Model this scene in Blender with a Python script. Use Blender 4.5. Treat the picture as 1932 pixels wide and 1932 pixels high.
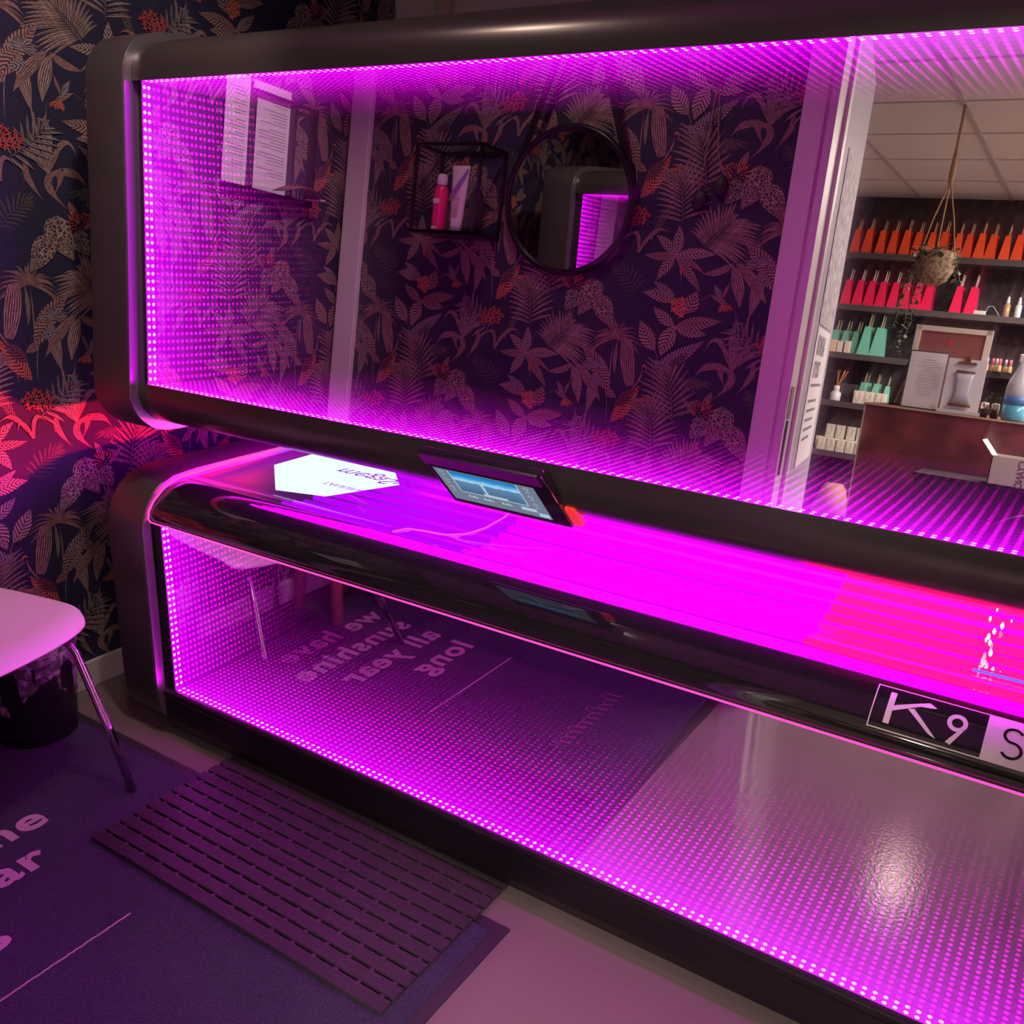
import bpy, bmesh, math, random
import numpy as np
from mathutils import Vector, Matrix

for o in list(bpy.data.objects): bpy.data.objects.remove(o)
SC = bpy.context.scene
COL = SC.collection
random.seed(7)

# ------------------------------------------------------------------ camera, world, exposure
R = ((0.8364838, 0.19458732, -0.51227983), (0.54713409, -0.24428514, 0.80060543), (0.03064532, -0.94997923, -0.31080592))
cam_d = bpy.data.cameras.new('camera'); cam = bpy.data.objects.new('camera', cam_d); COL.objects.link(cam)
M = Matrix([[R[i][0], -R[i][1], -R[i][2], (0, 0, 1.45)[i]] for i in range(3)] + [[0, 0, 0, 1]])
cam.matrix_world = M
cam_d.sensor_width = 36; cam_d.lens = 1784.94 / 1932 * 36; cam_d.clip_start = .01
SC.camera = cam
w = bpy.data.worlds.new('world'); SC.world = w; w.use_nodes = True
w.node_tree.nodes['Background'].inputs[0].default_value = (.35, .25, .4, 1)
w.node_tree.nodes['Background'].inputs[1].default_value = .01
SC.view_settings.view_transform = 'Standard'; SC.view_settings.look = 'None'
SC.view_settings.exposure = 0.0; SC.view_settings.gamma = 1; SC.view_settings.use_curve_mapping = False
cy = SC.cycles
cy.max_bounces = 44; cy.glossy_bounces = 44; cy.diffuse_bounces = 3; cy.transmission_bounces = 6; cy.transparent_max_bounces = 48
cy.sample_clamp_indirect = 6; cy.sample_clamp_direct = 0; cy.blur_glossy = 0.0
cy.caustics_reflective = True; cy.caustics_refractive = False; cy.use_denoising = True
cy.use_adaptive_sampling = False

LED_DOT = ((1.0, .0052, 1.0), 380.0)
LED_STRIP = ((.74, .0, .98), 2.5)
TUBE = ((.46, .0005, 1.0), 1.5)
TUBE_MAG = ((.86, .0005, 1.0), 1.7)
TUBE_UP = ((.80, .0004, 1.0), 26.0)
TUBE_RED = ((1.0, .001, .030), 14.0)

def light(name, kind, loc, energy, color, size=.1, rot=None, size_y=None, spot=None, parent=None):
    d = bpy.data.lights.new(name, kind); d.energy = energy; d.color = color
    if kind == 'AREA':
        d.size = size
        if size_y: d.shape = 'RECTANGLE'; d.size_y = size_y
    else: d.shadow_soft_size = size
    if kind == 'SPOT' and spot: d.spot_size = spot; d.spot_blend = .5
    o = bpy.data.objects.new(name, d); COL.objects.link(o); o.location = loc
    if rot: o.rotation_euler = rot
    return o
# warm recessed spots in the tanning room, ceiling panels in the reception
light('room_spot_light', 'SPOT', (-1.5, 1.0, 2.44), 16, (1, .80, .62), .04, (0, 0, 0), spot=2.5)
light('room_spot_light', 'SPOT', (-1.35, 1.15, 2.43), 42, (1, .80, .70), .04, (0, math.radians(52), math.radians(-8)), spot=1.5)
light('reception_spot_light', 'SPOT', (-.575, -2.42, 2.43), 130, (1, .82, .62), .045, (0, 0, 0), spot=2.75)
light('bed_red_light', 'SPOT', (-.12, 1.93, .80), 1050, (1, .01, .06), .05, (math.radians(90), 0, math.radians(104)), spot=.50)
light('reception_panel_light', 'AREA', (.75, -3.0, 2.42), 190, (1, .90, .74), .6, (0, 0, 0), 1.2)
light('reception_panel_light', 'AREA', (.75, -1.3, 2.42), 60, (1, .88, .74), .6, (0, 0, 0), 1.2)

# ------------------------------------------------------------------ material helpers
def mat(name, base=(.5, .5, .5), rough=.5, metal=0, spec=.5, emit=None, estr=0, coat=0, alpha=None, bump=None, noise=None, aniso=0):
    m = bpy.data.materials.new(name); m.use_nodes = True
    nt = m.node_tree; b = nt.nodes['Principled BSDF']
    b.inputs['Base Color'].default_value = (*base, 1); b.inputs['Roughness'].default_value = rough
    b.inputs['Metallic'].default_value = metal; b.inputs['Specular IOR Level'].default_value = spec
    if coat: b.inputs['Coat Weight'].default_value = coat; b.inputs['Coat Roughness'].default_value = .05
    if emit: b.inputs['Emission Color'].default_value = (*emit, 1); b.inputs['Emission Strength'].default_value = estr
    if alpha is not None: b.inputs['Alpha'].default_value = alpha
    if aniso: b.inputs['Anisotropic'].default_value = aniso
    if bump or noise:
        tc = nt.nodes.new('ShaderNodeTexCoord')
    if bump:
        sc, st = bump[:2]
        n = nt.nodes.new('ShaderNodeTexNoise'); n.inputs['Scale'].default_value = sc; n.inputs['Detail'].default_value = 4
        nt.links.new(tc.outputs['Object'], n.inputs['Vector'])
        bp = nt.nodes.new('ShaderNodeBump'); bp.inputs['Strength'].default_value = st; bp.inputs['Distance'].default_value = bump[2] if len(bump) > 2 else .002
        nt.links.new(n.outputs['Fac'], bp.inputs['Height']); nt.links.new(bp.outputs[0], b.inputs['Normal'])
    if noise:
        sc, c2, lo, hi = noise
        n = nt.nodes.new('ShaderNodeTexNoise'); n.inputs['Scale'].default_value = sc; n.inputs['Detail'].default_value = 6
        nt.links.new(tc.outputs['Object'], n.inputs['Vector'])
        r = nt.nodes.new('ShaderNodeValToRGB'); r.color_ramp.elements[0].position = lo; r.color_ramp.elements[1].position = hi
        r.color_ramp.elements[0].color = (*base, 1); r.color_ramp.elements[1].color = (*c2, 1)
        nt.links.new(n.outputs['Fac'], r.inputs[0]); nt.links.new(r.outputs[0], b.inputs['Base Color'])
    return m

def emat(name, color, strength):
    m = bpy.data.materials.new(name); m.use_nodes = True; nt = m.node_tree; nt.nodes.clear()
    e = nt.nodes.new('ShaderNodeEmission'); e.inputs[0].default_value = (*color, 1); e.inputs[1].default_value = strength
    o = nt.nodes.new('ShaderNodeOutputMaterial'); nt.links.new(e.outputs[0], o.inputs[0]); return m

def mirror_mat(name, col=(.95, .93, .95), rough=0.0):
    m = bpy.data.materials.new(name); m.use_nodes = True; nt = m.node_tree; nt.nodes.clear()
    g = nt.nodes.new('ShaderNodeBsdfGlossy'); g.inputs[0].default_value = (*col, 1); g.inputs['Roughness'].default_value = rough
    o = nt.nodes.new('ShaderNodeOutputMaterial'); nt.links.new(g.outputs[0], o.inputs[0]); return m

def twoway_mat(name, r_out, r_in):
    """half-silvered glass: coated side inwards, so it mirrors more strongly from behind"""
    m = bpy.data.materials.new(name); m.use_nodes = True; nt = m.node_tree; nt.nodes.clear()
    geo = nt.nodes.new('ShaderNodeNewGeometry')
    mr = nt.nodes.new('ShaderNodeMapRange'); mr.inputs['To Min'].default_value = r_out; mr.inputs['To Max'].default_value = r_in
    nt.links.new(geo.outputs['Backfacing'], mr.inputs['Value'])
    t = nt.nodes.new('ShaderNodeBsdfTransparent'); nt.nodes.active = t
    cm = nt.nodes.new('ShaderNodeMix'); cm.data_type = 'RGBA'; cm.inputs[6].default_value = (1, 1, 1, 1); cm.inputs[7].default_value = (.22, .22, .22, 1)
    nt.links.new(geo.outputs['Backfacing'], cm.inputs[0]); nt.links.new(cm.outputs[2], t.inputs[0])
    g = nt.nodes.new('ShaderNodeBsdfGlossy'); g.inputs['Roughness'].default_value = 0; g.inputs[0].default_value = (.98, .90, .97, 1)
    mx = nt.nodes.new('ShaderNodeMixShader'); nt.links.new(mr.outputs[0], mx.inputs[0])
    nt.links.new(t.outputs[0], mx.inputs[1]); nt.links.new(g.outputs[0], mx.inputs[2])
    o = nt.nodes.new('ShaderNodeOutputMaterial'); nt.links.new(mx.outputs[0], o.inputs[0]); return m

def film_mat(name, col, fac, rough=.15, ior=1.45):
    """thin clear plastic: mostly transparent, with fresnel gloss"""
    m = bpy.data.materials.new(name); m.use_nodes = True; nt = m.node_tree; nt.nodes.clear()
    t = nt.nodes.new('ShaderNodeBsdfTransparent'); t.inputs[0].default_value = (*col, 1)
    g = nt.nodes.new('ShaderNodeBsdfGlossy'); g.inputs['Roughness'].default_value = rough
    f = nt.nodes.new('ShaderNodeLayerWeight'); pw = nt.nodes.new('ShaderNodeMath'); pw.operation = 'POWER'; pw.inputs[1].default_value = 4.5
    nt.links.new(f.outputs['Facing'], pw.inputs[0])
    mth = nt.nodes.new('ShaderNodeMath'); mth.operation = 'MULTIPLY_ADD'; mth.inputs[1].default_value = .75; mth.inputs[2].default_value = fac
    nt.links.new(pw.outputs[0], mth.inputs[0])
    mx = nt.nodes.new('ShaderNodeMixShader'); nt.links.new(mth.outputs[0], mx.inputs[0])
    nt.links.new(t.outputs[0], mx.inputs[1]); nt.links.new(g.outputs[0], mx.inputs[2])
    o = nt.nodes.new('ShaderNodeOutputMaterial'); nt.links.new(mx.outputs[0], o.inputs[0]); return m

MT = dict(
    gunmetal=mat('satin_gunmetal', (.105, .09, .09), .36, .55, bump=(900, .05, .0005)),
    silver=mat('brushed_silver', (.42, .40, .41), .33, .9),
    black=mat('black_satin', (.009, .006, .009), .30, 0, .32),
    gloss=mat('black_gloss', (.012, .010, .012), .06, 0, .6, coat=.6),
    mattblack=mat('matt_black', (.012, .012, .014), .55),
    white=mat('white_paint', (.72, .70, .69), .45),
    white_far=mat('white_wall_paint', (.62, .57, .55), .6, bump=(220, .1)),
    frame=mat('door_frame_paint', (.74, .70, .70), .38),
    leafpaint=mat('door_leaf_paint', (.46, .46, .54), .4),
    base=mat('baseboard_paint', (.66, .60, .58), .4),
    ceil=mat('ceiling_tile', (.70, .68, .64), .9, noise=(300, (.58, .57, .54), .35, .65)),
    grid=mat('ceiling_grid', (.42, .40, .38), .6),
    brass=mat('aged_brass', (.55, .42, .22), .4, .6),
    chrome=mat('chrome', (.62, .58, .60), .10, 1),
    shell=mat('white_chair_shell', (.60, .56, .50), .38),
    wood=mat('reddish_wood', (.42, .20, .13), .45, noise=(14, (.30, .13, .09), .3, .7)),
    bin=mat('black_bin_plastic', (.012, .011, .013), .4),
    rubber=mat('black_rubber', (.02, .018, .022), .65),
    slat=mat('dark_rubber_slats', (.050, .030, .048), .50, bump=(500, .2, .0006)),
    led=emat('led_diode', *LED_DOT), strip=emat('led_diffuser', *LED_STRIP),
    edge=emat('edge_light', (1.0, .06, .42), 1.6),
    tube=emat('lamp_glow', *TUBE), tubemag=emat('magenta_lamp_glow', *TUBE_MAG), tubeup=emat('canopy_lamp_glow', *TUBE_UP), tubered=emat('red_lamp_glow', *TUBE_RED),
    tubeend=mat('lamp_cap', (.12, .05, .14), .4, .5),
    reflector=mat('violet_reflector', (.30, .12, .42), .35, .5),
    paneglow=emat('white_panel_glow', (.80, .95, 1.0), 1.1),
    lettergrey=mat('grey_lettering', (.03, .02, .05), .8, spec=.1),
    letter=mat('sticker_white', (.74, .62, .68), .5),
    mirror=mirror_mat('silvered_mirror', (.80, .78, .80)), backmirror=mirror_mat('back_mirror', (.985, .965, .98)),
    twoway=twoway_mat('half_silvered_glass', .60, .835),
    acryl=film_mat('clear_acrylic', (1, 1, 1), .02, .02), bag=film_mat('bin_liner_film', (.86, .82, .86), .10, .28),
    bottle=film_mat('clear_bottle', (.80, .84, .88), .05, .1),
    paper=mat('white_paper', (.78, .78, .82), .7), ink=mat('grey_ink', (.18, .18, .22), .7),
    poster=mat('grey_poster_print', (.30, .30, .34), .6, noise=(30, (.62, .62, .66), .4, .6)),
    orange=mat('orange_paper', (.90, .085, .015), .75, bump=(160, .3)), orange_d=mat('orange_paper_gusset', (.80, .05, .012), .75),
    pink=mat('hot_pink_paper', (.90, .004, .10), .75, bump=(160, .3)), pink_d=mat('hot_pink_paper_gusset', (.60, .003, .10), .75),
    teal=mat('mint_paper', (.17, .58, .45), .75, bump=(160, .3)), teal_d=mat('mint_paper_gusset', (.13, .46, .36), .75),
    cream=mat('cream_card', (.78, .58, .42), .7), creamw=mat('pale_card', (.68, .66, .60), .7),
    whitebag=mat('white_paper_bag', (.72, .70, .62), .7), rope=mat('paper_rope', (.62, .48, .34), .8),
    ropew=mat('white_rope', (.70, .68, .64), .8), jute=mat('jute_rope', (.34, .20, .11), .9, bump=(300, .5)),
    shelf=mat('grey_shelf_board', (.075, .068, .070), .5), dark=mat('dark_void', (.006, .005, .008), .6),
    receptwall=mat('dark_feather_wallpaper', (.016, .012, .018), .8, noise=(22, (.05, .04, .045), .48, .75)),
    rust=mat('rusty_red_laminate', (.25, .052, .062), .42, noise=(9, (.12, .024, .032), .35, .68)),
    rustedge=mat('pale_laminate_edge', (.55, .45, .36), .5),
    basket=mat('woven_basket', (.40, .32, .20), .85, noise=(60, (.14, .10, .07), .45, .6), bump=(120, .8, .004)),
    leaf=mat('trailing_leaf', (.035, .075, .045), .5), leaf2=mat('pale_leaf', (.16, .18, .12), .55),
    corkred=mat('reddish_board', (.26, .085, .075), .6), frw=mat('off_white_frame', (.66, .60, .56), .5),
    walnut=mat('walnut', (.17, .06, .035), .5), aqua=mat('blue_cleaning_liquid', (.10, .42, .58), .15),
    milky=mat('milky_plastic', (.62, .66, .74), .3), blueband=mat('blue_label', (.08, .22, .55), .5),
    cardboard=mat('printed_white_carton', (.66, .58, .56), .7), cardin=mat('carton_inside', (.16, .10, .09), .8),
    cardprint=mat('purple_print', (.22, .04, .22), .6), leather=mat('black_leather', (.008, .007, .010), .32),
    lamp=mat('tan_lampshade', (.44, .24, .13), .7), polish_c=mat('pink_cap', (.75, .16, .22), .3), polish_w=mat('lilac_cap', (.50, .42, .66), .3),
    polish_b=mat('amber_glass', (.40, .28, .14), .2), silverlid=mat('silver_lid', (.7, .68, .66), .25, .9),
    pinkbottle=mat('pink_bottle', (.86, .015, .20), .3), tubew=mat('white_tube', (.72, .66, .72), .35), purple=mat('purple_band', (.28, .12, .50), .5),
    green=mat('dark_green_bottle', (.012, .035, .03), .15), screenw=emat('screen_ui', (.30, .36, .50), .55),
    redplastic=mat('red_translucent_cap', (.8, .03, .03), .2, emit=(1, .05, .03), estr=.5),
    glassw=film_mat('jar_glass', (.9, .9, .9), .12, .05), charcoal=mat('charcoal_paper', (.045, .04, .05), .7),
    pipe=mat('cream_pipe', (.62, .50, .34), .4), warmbulb=emat('warm_bulb', (1, .84, .50), 5),
    bluestrip=emat('blue_led_line', (.12, .10, 1.0), 1.6), tagred=mat('red_sticker', (.6, .03, .08), .5),
)

# ------------------------------------------------------------------ mesh helpers
def new_obj(name, me, mats=None, parent=None):
    o = bpy.data.objects.new(name, me); COL.objects.link(o)
    if mats is not None:
        for m in (mats if isinstance(mats, (list, tuple)) else [mats]): me.materials.append(m)
    if parent: o.parent = parent
    return o

def empty(name, loc=(0, 0, 0), rz=0):
    o = bpy.data.objects.new(name, None); COL.objects.link(o); o.location = loc; o.rotation_euler = (0, 0, rz); o.empty_display_size = .05
    return o

def tag(o, label=None, cat=None, group=None, kind=None):
    if label: o['label'] = label
    if cat: o['category'] = cat
    if group: o['group'] = group
    if kind: o['kind'] = kind
    return o

class MB:
    def __init__(s): s.v = []; s.f = []; s.mi = []; s.sm = []
    def add(s, vs, fs, mi=0, smooth=False):
        b = len(s.v); s.v += [tuple(v) for v in vs]
        for f in fs: s.f.append([i + b for i in f]); s.mi.append(mi); s.sm.append(smooth)
        return s
    def box(s, x0, x1, y0, y1, z0, z1, mi=0):
        vs = [(x, y, z) for z in (z0, z1) for y in (y0, y1) for x in (x0, x1)]
        return s.add(vs, [(0, 2, 3, 1), (4, 5, 7, 6), (0, 1, 5, 4), (2, 6, 7, 3), (0, 4, 6, 2), (1, 3, 7, 5)], mi)
    def quad(s, a, b, c, d, mi=0): return s.add([a, b, c, d], [(0, 1, 2, 3)], mi)
    def prism_x(s, prof, x0, x1, mi=0, cap0=None, cap1=None, smooth=False):
        n = len(prof); vs = [(x0, y, z) for y, z in prof] + [(x1, y, z) for y, z in prof]
        fs = [(i, (i + 1) % n, n + (i + 1) % n, n + i) for i in range(n)]
        s.add(vs, fs, mi, smooth)
        s.add([(x0, y, z) for y, z in prof], [tuple(range(n))[::-1]], mi if cap0 is None else cap0)
        s.add([(x1, y, z) for y, z in prof], [tuple(range(n))], mi if cap1 is None else cap1)
        return s
    def tube(s, pts, r, seg=8, mi=0, closed=False, caps=True):
        pts = [Vector(p) for p in pts]; n = len(pts); rs = r if isinstance(r, (list, tuple)) else [r] * n
        rings = []; prev = None
        for i, p in enumerate(pts):
            if closed: d = pts[(i + 1) % n] - pts[i - 1]
            else: d = pts[min(i + 1, n - 1)] - pts[max(i - 1, 0)]
            d.normalize()
            if prev is None:
                a = Vector((0, 0, 1)) if abs(d.z) < .9 else Vector((1, 0, 0)); u = d.cross(a).normalized()
            else: u = (prev - d * prev.dot(d)).normalized()
            prev = u; v = d.cross(u)
            rings.append([p + (u * math.cos(t) + v * math.sin(t)) * rs[i] for t in [2 * math.pi * k / seg for k in range(seg)]])
        vs = [q for rg in rings for q in rg]; fs = []
        m = n if closed else n - 1
        for i in range(m):
            j = (i + 1) % n
            for k in range(seg): fs.append((i * seg + k, i * seg + (k + 1) % seg, j * seg + (k + 1) % seg, j * seg + k))
        if caps and not closed: fs += [tuple(range(seg))[::-1], tuple((n - 1) * seg + k for k in range(seg))]
        return s.add(vs, fs, mi, True)
    def lathe(s, prof, c=(0, 0, 0), seg=20, mi=0, sx=1, sy=1):
        vs = []; n = len(prof)
        for r, z in prof:
            for k in range(seg):
                a = 2 * math.pi * k / seg; vs.append((c[0] + r * sx * math.cos(a), c[1] + r * sy * math.sin(a), c[2] + z))
        fs = [(i * seg + k, i * seg + (k + 1) % seg, (i + 1) * seg + (k + 1) % seg, (i + 1) * seg + k) for i in range(n - 1) for k in range(seg)]
        fs += [tuple(range(seg))[::-1], tuple((n - 1) * seg + k for k in range(seg))]
        return s.add(vs, fs, mi, True)
    def mesh(s, name):
        me = bpy.data.meshes.new(name); me.from_pydata(s.v, [], s.f)
        me.polygons.foreach_set('material_index', s.mi); me.polygons.foreach_set('use_smooth', s.sm); me.update()
        return me
    def build(s, name, mats, parent=None, bevel=0, auto=False):
        me = s.mesh(name); o = new_obj(name, me, mats, parent)
        if bevel:
            bm = bmesh.new(); bm.from_mesh(me); bmesh.ops.remove_doubles(bm, verts=bm.verts, dist=1e-5); bm.to_mesh(me); bm.free()
            b = o.modifiers.new('bevel', 'BEVEL'); b.width = bevel; b.segments = 3; b.limit_method = 'ANGLE'; b.angle_limit = math.radians(40); b.harden_normals = False
        return o

def text_geo(body, size, bold=0, align='LEFT', shear=0, space=1.0):
    c = bpy.data.curves.new('t', 'FONT'); c.body = body; c.size = size; c.offset = bold; c.align_x = align; c.shear = shear; c.space_character = space; c.resolution_u = 4
    o = bpy.data.objects.new('t', c); COL.objects.link(o)
    dg = bpy.context.evaluated_depsgraph_get(); dg.update()
    me = o.evaluated_get(dg).to_mesh()
    vs = [tuple(v.co) for v in me.vertices]; fs = [tuple(p.vertices) for p in me.polygons]
    o.evaluated_get(dg).to_mesh_clear(); bpy.data.objects.remove(o); bpy.data.curves.remove(c)
    return vs, fs
def put_text(mb, body, size, fn, mi=0, **k):
    vs, fs = text_geo(body, size, **k); mb.add([fn(v[0], v[1]) for v in vs], fs, mi)

def copy_tree(o, parent=None):
    c = o.copy(); COL.objects.link(c); c.parent = parent
    for ch in list(o.children): copy_tree(ch, c)
    return c

# ------------------------------------------------------------------ room constants
XL, YW, YB, XR, ZC = -2.47, .325, 2.965, 1.3, 2.45       # left wall, doorway wall, wall behind bed, right wall, ceiling
DX0, DX1, DZ = -.762, .17, 2.22                            # door opening
RYB = -4.08                                                # reception back wall

# ------------------------------------------------------------------ wallpaper pattern (real surface motifs)
Hm = ((-0.349817, -0.081365, 1.670488), (0.151883, -0.42617, 1.574898), (0.085001, -0.014557))
def hmap(x, y):
    x /= 1000; y /= 1000; w_ = Hm[2][0] * x + Hm[2][1] * y + 1
    return ((Hm[0][0] * x + Hm[0][1] * y + Hm[0][2]) / w_, (Hm[1][0] * x + Hm[1][1] * y + Hm[1][2]) / w_)
CREAM = (.40, .275, .25); ROSE = (.37, .205, .195); OLIVE = (.30, .25, .22); DIM = (.13, .10, .115); SALMON = (.62, .16, .10); RED = (.55, .075, .07); GREY = (.32, .26, .29)
blades = []      # (points, width, shape, tint, kind, layer)
lay = [0]
def nl(): lay[0] += 1
def blade(pts, w_, shape='strap', tint=CREAM, kind=0, nlines=2.0):
    blades.append((pts, w_, shape, tint, kind, lay[0], nlines))
def qb(a, b, c, t): return tuple((1 - t) ** 2 * a[i] + 2 * t * (1 - t) * b[i] + t * t * c[i] for i in (0, 1))
rr = random.Random(3)
def frond(base, mid, tip, n, L, w_, tint=CREAM, droop=30, a0=75, a1=18, tl=1.0, trr=1.0):
    nl(); blade([base, mid, tip], 5, 'strap', tint, 0, 1)
    for k in range(n):
        for sd in (-1, 1):
            t = .04 + .94 * (k + (.5 if sd > 0 else 0)) / n
            p = qb(base, mid, tip, t); q = qb(base, mid, tip, min(1, t + .03))
            if t > .97: q = p; p = qb(base, mid, tip, t - .03)
            ang = math.atan2(q[1] - p[1], q[0] - p[0]); a = math.radians(a0 + (a1 - a0) * t) * sd
            ln = L * (tl if sd < 0 else trr) * (.55 + .75 * math.sin(math.pi * min(1, t * .8 + .15))) * rr.uniform(.88, 1.1)
            if t > .85: ln *= .75
            dx, dy = math.cos(ang + a), math.sin(ang + a)
            m = (p[0] + dx * ln * .55, p[1] + dy * ln * .55 - droop * .2); e = (p[0] + dx * ln, p[1] + dy * ln + droop * rr.uniform(.6, 1.2))
            f = rr.uniform(.75, 1.15); blade([p, m, e], w_ * rr.uniform(.8, 1.15), 'leaflet', tuple(c * f for c in tint), 0, 1.6)
def fan(c, n, a0, a1, L, w_, tint=CREAM, droop=60):
    nl()
    for k in range(n):
        a = math.radians(a0 + (a1 - a0) * k / (n - 1) + rr.uniform(-4, 4)); ln = L * rr.uniform(.8, 1.1)
        m = (c[0] + math.cos(a) * ln * .55, c[1] - math.sin(a) * ln * .6); e = (c[0] + math.cos(a) * ln, c[1] - math.sin(a) * ln * .8 + droop * abs(math.cos(a)))
        f = rr.uniform(.7, 1.15); blade([c, m, e], w_ * rr.uniform(.8, 1.2), 'leaflet', tuple(x * f for x in tint), 0, 1.6)
def leafp(a, b, w_, tint=CREAM, kind=1, bend=0, shape='leaf', nlines=3):
    mx, my = (a[0] + b[0]) / 2, (a[1] + b[1]) / 2; dx, dy = b[0] - a[0], b[1] - a[1]; l = math.hypot(dx, dy) + 1e-6
    blade([a, (mx - dy / l * bend, my + dx / l * bend), b], w_, shape, tint, kind, nlines)
# dim background foliage first
fan((1240, 1180), 9, 200, 340, 150, 22, DIM, 10)
leafp((560, 700), (420, 560), 70, DIM, 0); leafp((700, 1800), (840, 1560), 60, DIM, 1)
frond((820, 520), (760, 380), (640, 330), 9, 90, 15, DIM, 10)
# tall palm head and its stem
nl(); blade([(600, 1240), (610, 1050), (640, 880)], 14, 'strap', OLIVE, 0, 1); blade([(640, 1150), (640, 1000), (670, 890)], 34, 'leaf', OLIVE, 0, 3)
fan((645, 880), 19, -8, 188, 215, 17, ROSE, 95)
nl(); leafp((760, 1240), (735, 890), 118, ROSE, 0, -10, 'broad', 6)
# flamingo-like bird
nl(); leafp((610, 1510), (830, 1240), 120, SALMON, 1, 12, 'leaf', 3); nl(); leafp((640, 1400), (800, 1260), 80, (.20, .05, .08), 1, -10)
nl(); leafp((730, 1400), (900, 1330), 60, SALMON, 1); blade([(770, 1270), (860, 1180), (850, 1100)], 20, 'strap', ROSE, 0, 1); blade([(850, 1105), (870, 1060), (888, 1130)], 24, 'leaf', SALMON, 0, 1)
blade([(655, 1440), (660, 1490), (655, 1530)], 8, 'strap', SALMON, 0, 1); blade([(700, 1440), (705, 1490), (690, 1530)], 8, 'strap', SALMON, 0, 1)
# calla cluster
nl(); leafp((600, 1240), (395, 925), 130, ROSE, 1, 26); leafp((500, 1110), (600, 1290), 110, ROSE, 1, -20); nl(); leafp((505, 1110), (425, 1440), 92, CREAM, 0, -14, 'leaf', 5)
leafp((570, 1265), (655, 1330), 60, ROSE, 1); blade([(575, 1260), (590, 1400), (570, 1545)], 9, 'strap', OLIVE, 0, 1)
# drooping banana leaves + hummingbird
fan((1740, 330), 10, 20, 200, 130, 24, GREY, 30)
nl(); leafp((1550, 310), (1310, 390), 52, ROSE, 0, -44, 'leaf', 4); leafp((1540, 320), (1590, 650), 92, CREAM, 0, -36, 'leaf', 5); leafp((1560, 300), (1795, 620), 80, ROSE, 0, -46, 'leaf', 5)
leafp((1700, 420), (1840, 470), 70, GREY, 1)
nl(); leafp((1510, 640), (1370, 550), 40, ROSE, 0, 8); leafp((1450, 590), (1400, 470), 46, GREY, 0, 8); leafp((1460, 580), (1520, 455), 26, ROSE, 0); fan((1475, 620), 8, 230, 330, 85, 24, SALMON, 0); blade([(1370, 550), (1330, 575), (1290, 590)], 5, 'strap', ROSE, 0, 1)
# strap clumps
nl()
for e, m, w_ in (((1325, 985), (1430, 740), 40), ((1640, 770), (1500, 720), 40), ((1690, 600), (1660, 780), 22), ((1560, 630), (1570, 900), 18), ((1490, 960), (1420, 860), 26), ((1770, 870), (1640, 960), 34), ((1790, 960), (1660, 1000), 36), ((1600, 800), (1560, 950), 34), ((1680, 840), (1650, 960), 40)):
    blade([(1530, 1120), m, e], w_, 'strap', CREAM if w_ > 30 else ROSE, 0, 3)
nl()
for e, m, w_ in (((1250, 1175), (1330, 1040), 52), ((1480, 1250), (1400, 1080), 50), ((1385, 1345), (1600, 1200), 54), ((1560, 1310), (1700, 1180), 40), ((1450, 1090), (1380, 1060), 34), ((1700, 1200), (1690, 1120), 40)):
    blade([(1500 if e[0] < 1500 else 1700, 1120 if e[0] < 1500 else 1080), m, e], w_, 'strap', ROSE, 0, 4)
# big palm fronds
frond((1330, 190), (1400, 110), (1560, -20), 15, 215, 22, CREAM, 55, 80, 20, 1.0, 1.15)
frond((1075, 1510), (1090, 1300), (1020, 1090), 11, 190, 24, CREAM, 26, 70, 16, 1.15, 1.0)
frond((910, 1740), (930, 1520), (880, 1380), 12, 195, 22, CREAM, 34, 72, 20)
# rosette of broad leaves
nl()
for e, b, w_, tn in (((1140, 20), 12, 84, CREAM), ((965, 95), 20, 74, CREAM), ((870, 245), -16, 62, ROSE), ((1415, 245), -20, 80, CREAM), ((965, 435), 14, 78, CREAM), ((1295, 530), -14, 72, ROSE), ((1330, 395), -30, 40, ROSE)):
    leafp((1110, 250), e, w_, tn, 1, b)
blade([(1120, 260), (1160, 400), (1150, 520)], 8, 'strap', OLIVE, 0, 1); leafp((1145, 400), (1165, 310), 34, SALMON, 0)
# curly leaf and orchids
nl(); leafp((1110, 600), (860, 530), 96, CREAM, 1, 30); leafp((1100, 560), (940, 440), 60, GREY, 1, -10); leafp((1180, 690), (1270, 520), 120, ROSE, 1, 14)
nl()
for k in range(13):
    a = k * 2.4; r_ = 12 + 4.6 * k; c = (1135 + r_ * .8 * math.cos(a), 640 + r_ * math.sin(a))
    for j in range(5):
        b = j * 1.257 + k; leafp(c, (c[0] + 32 * math.cos(b), c[1] + 32 * math.sin(b)), 24, tuple(x * rr.uniform(.8, 1.15) for x in SALMON), 0, 0, 'leaf', 1)
nl()
for e, b, w_, tn, kd in (((940, 640), -16, 82, CREAM, 1), ((990, 1015), 16, 130, CREAM, 1), ((1345, 855), 14, 84, CREAM, 1), ((1455, 755), -10, 96, ROSE, 1)):
    leafp((1100, 790), e, w_, tn, kd, b)
nl(); leafp((950, 970), (840, 740), 120, CREAM, 1, -20); blade([(950, 970), (980, 1040), (960, 1090)], 8, 'strap', OLIVE, 0, 1)
nl(); leafp((930, 1110), (1325, 900), 105, GREY, 1, 24); leafp((1050, 1090), (1200, 1000), 60, DIM, 1, 10)
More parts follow.
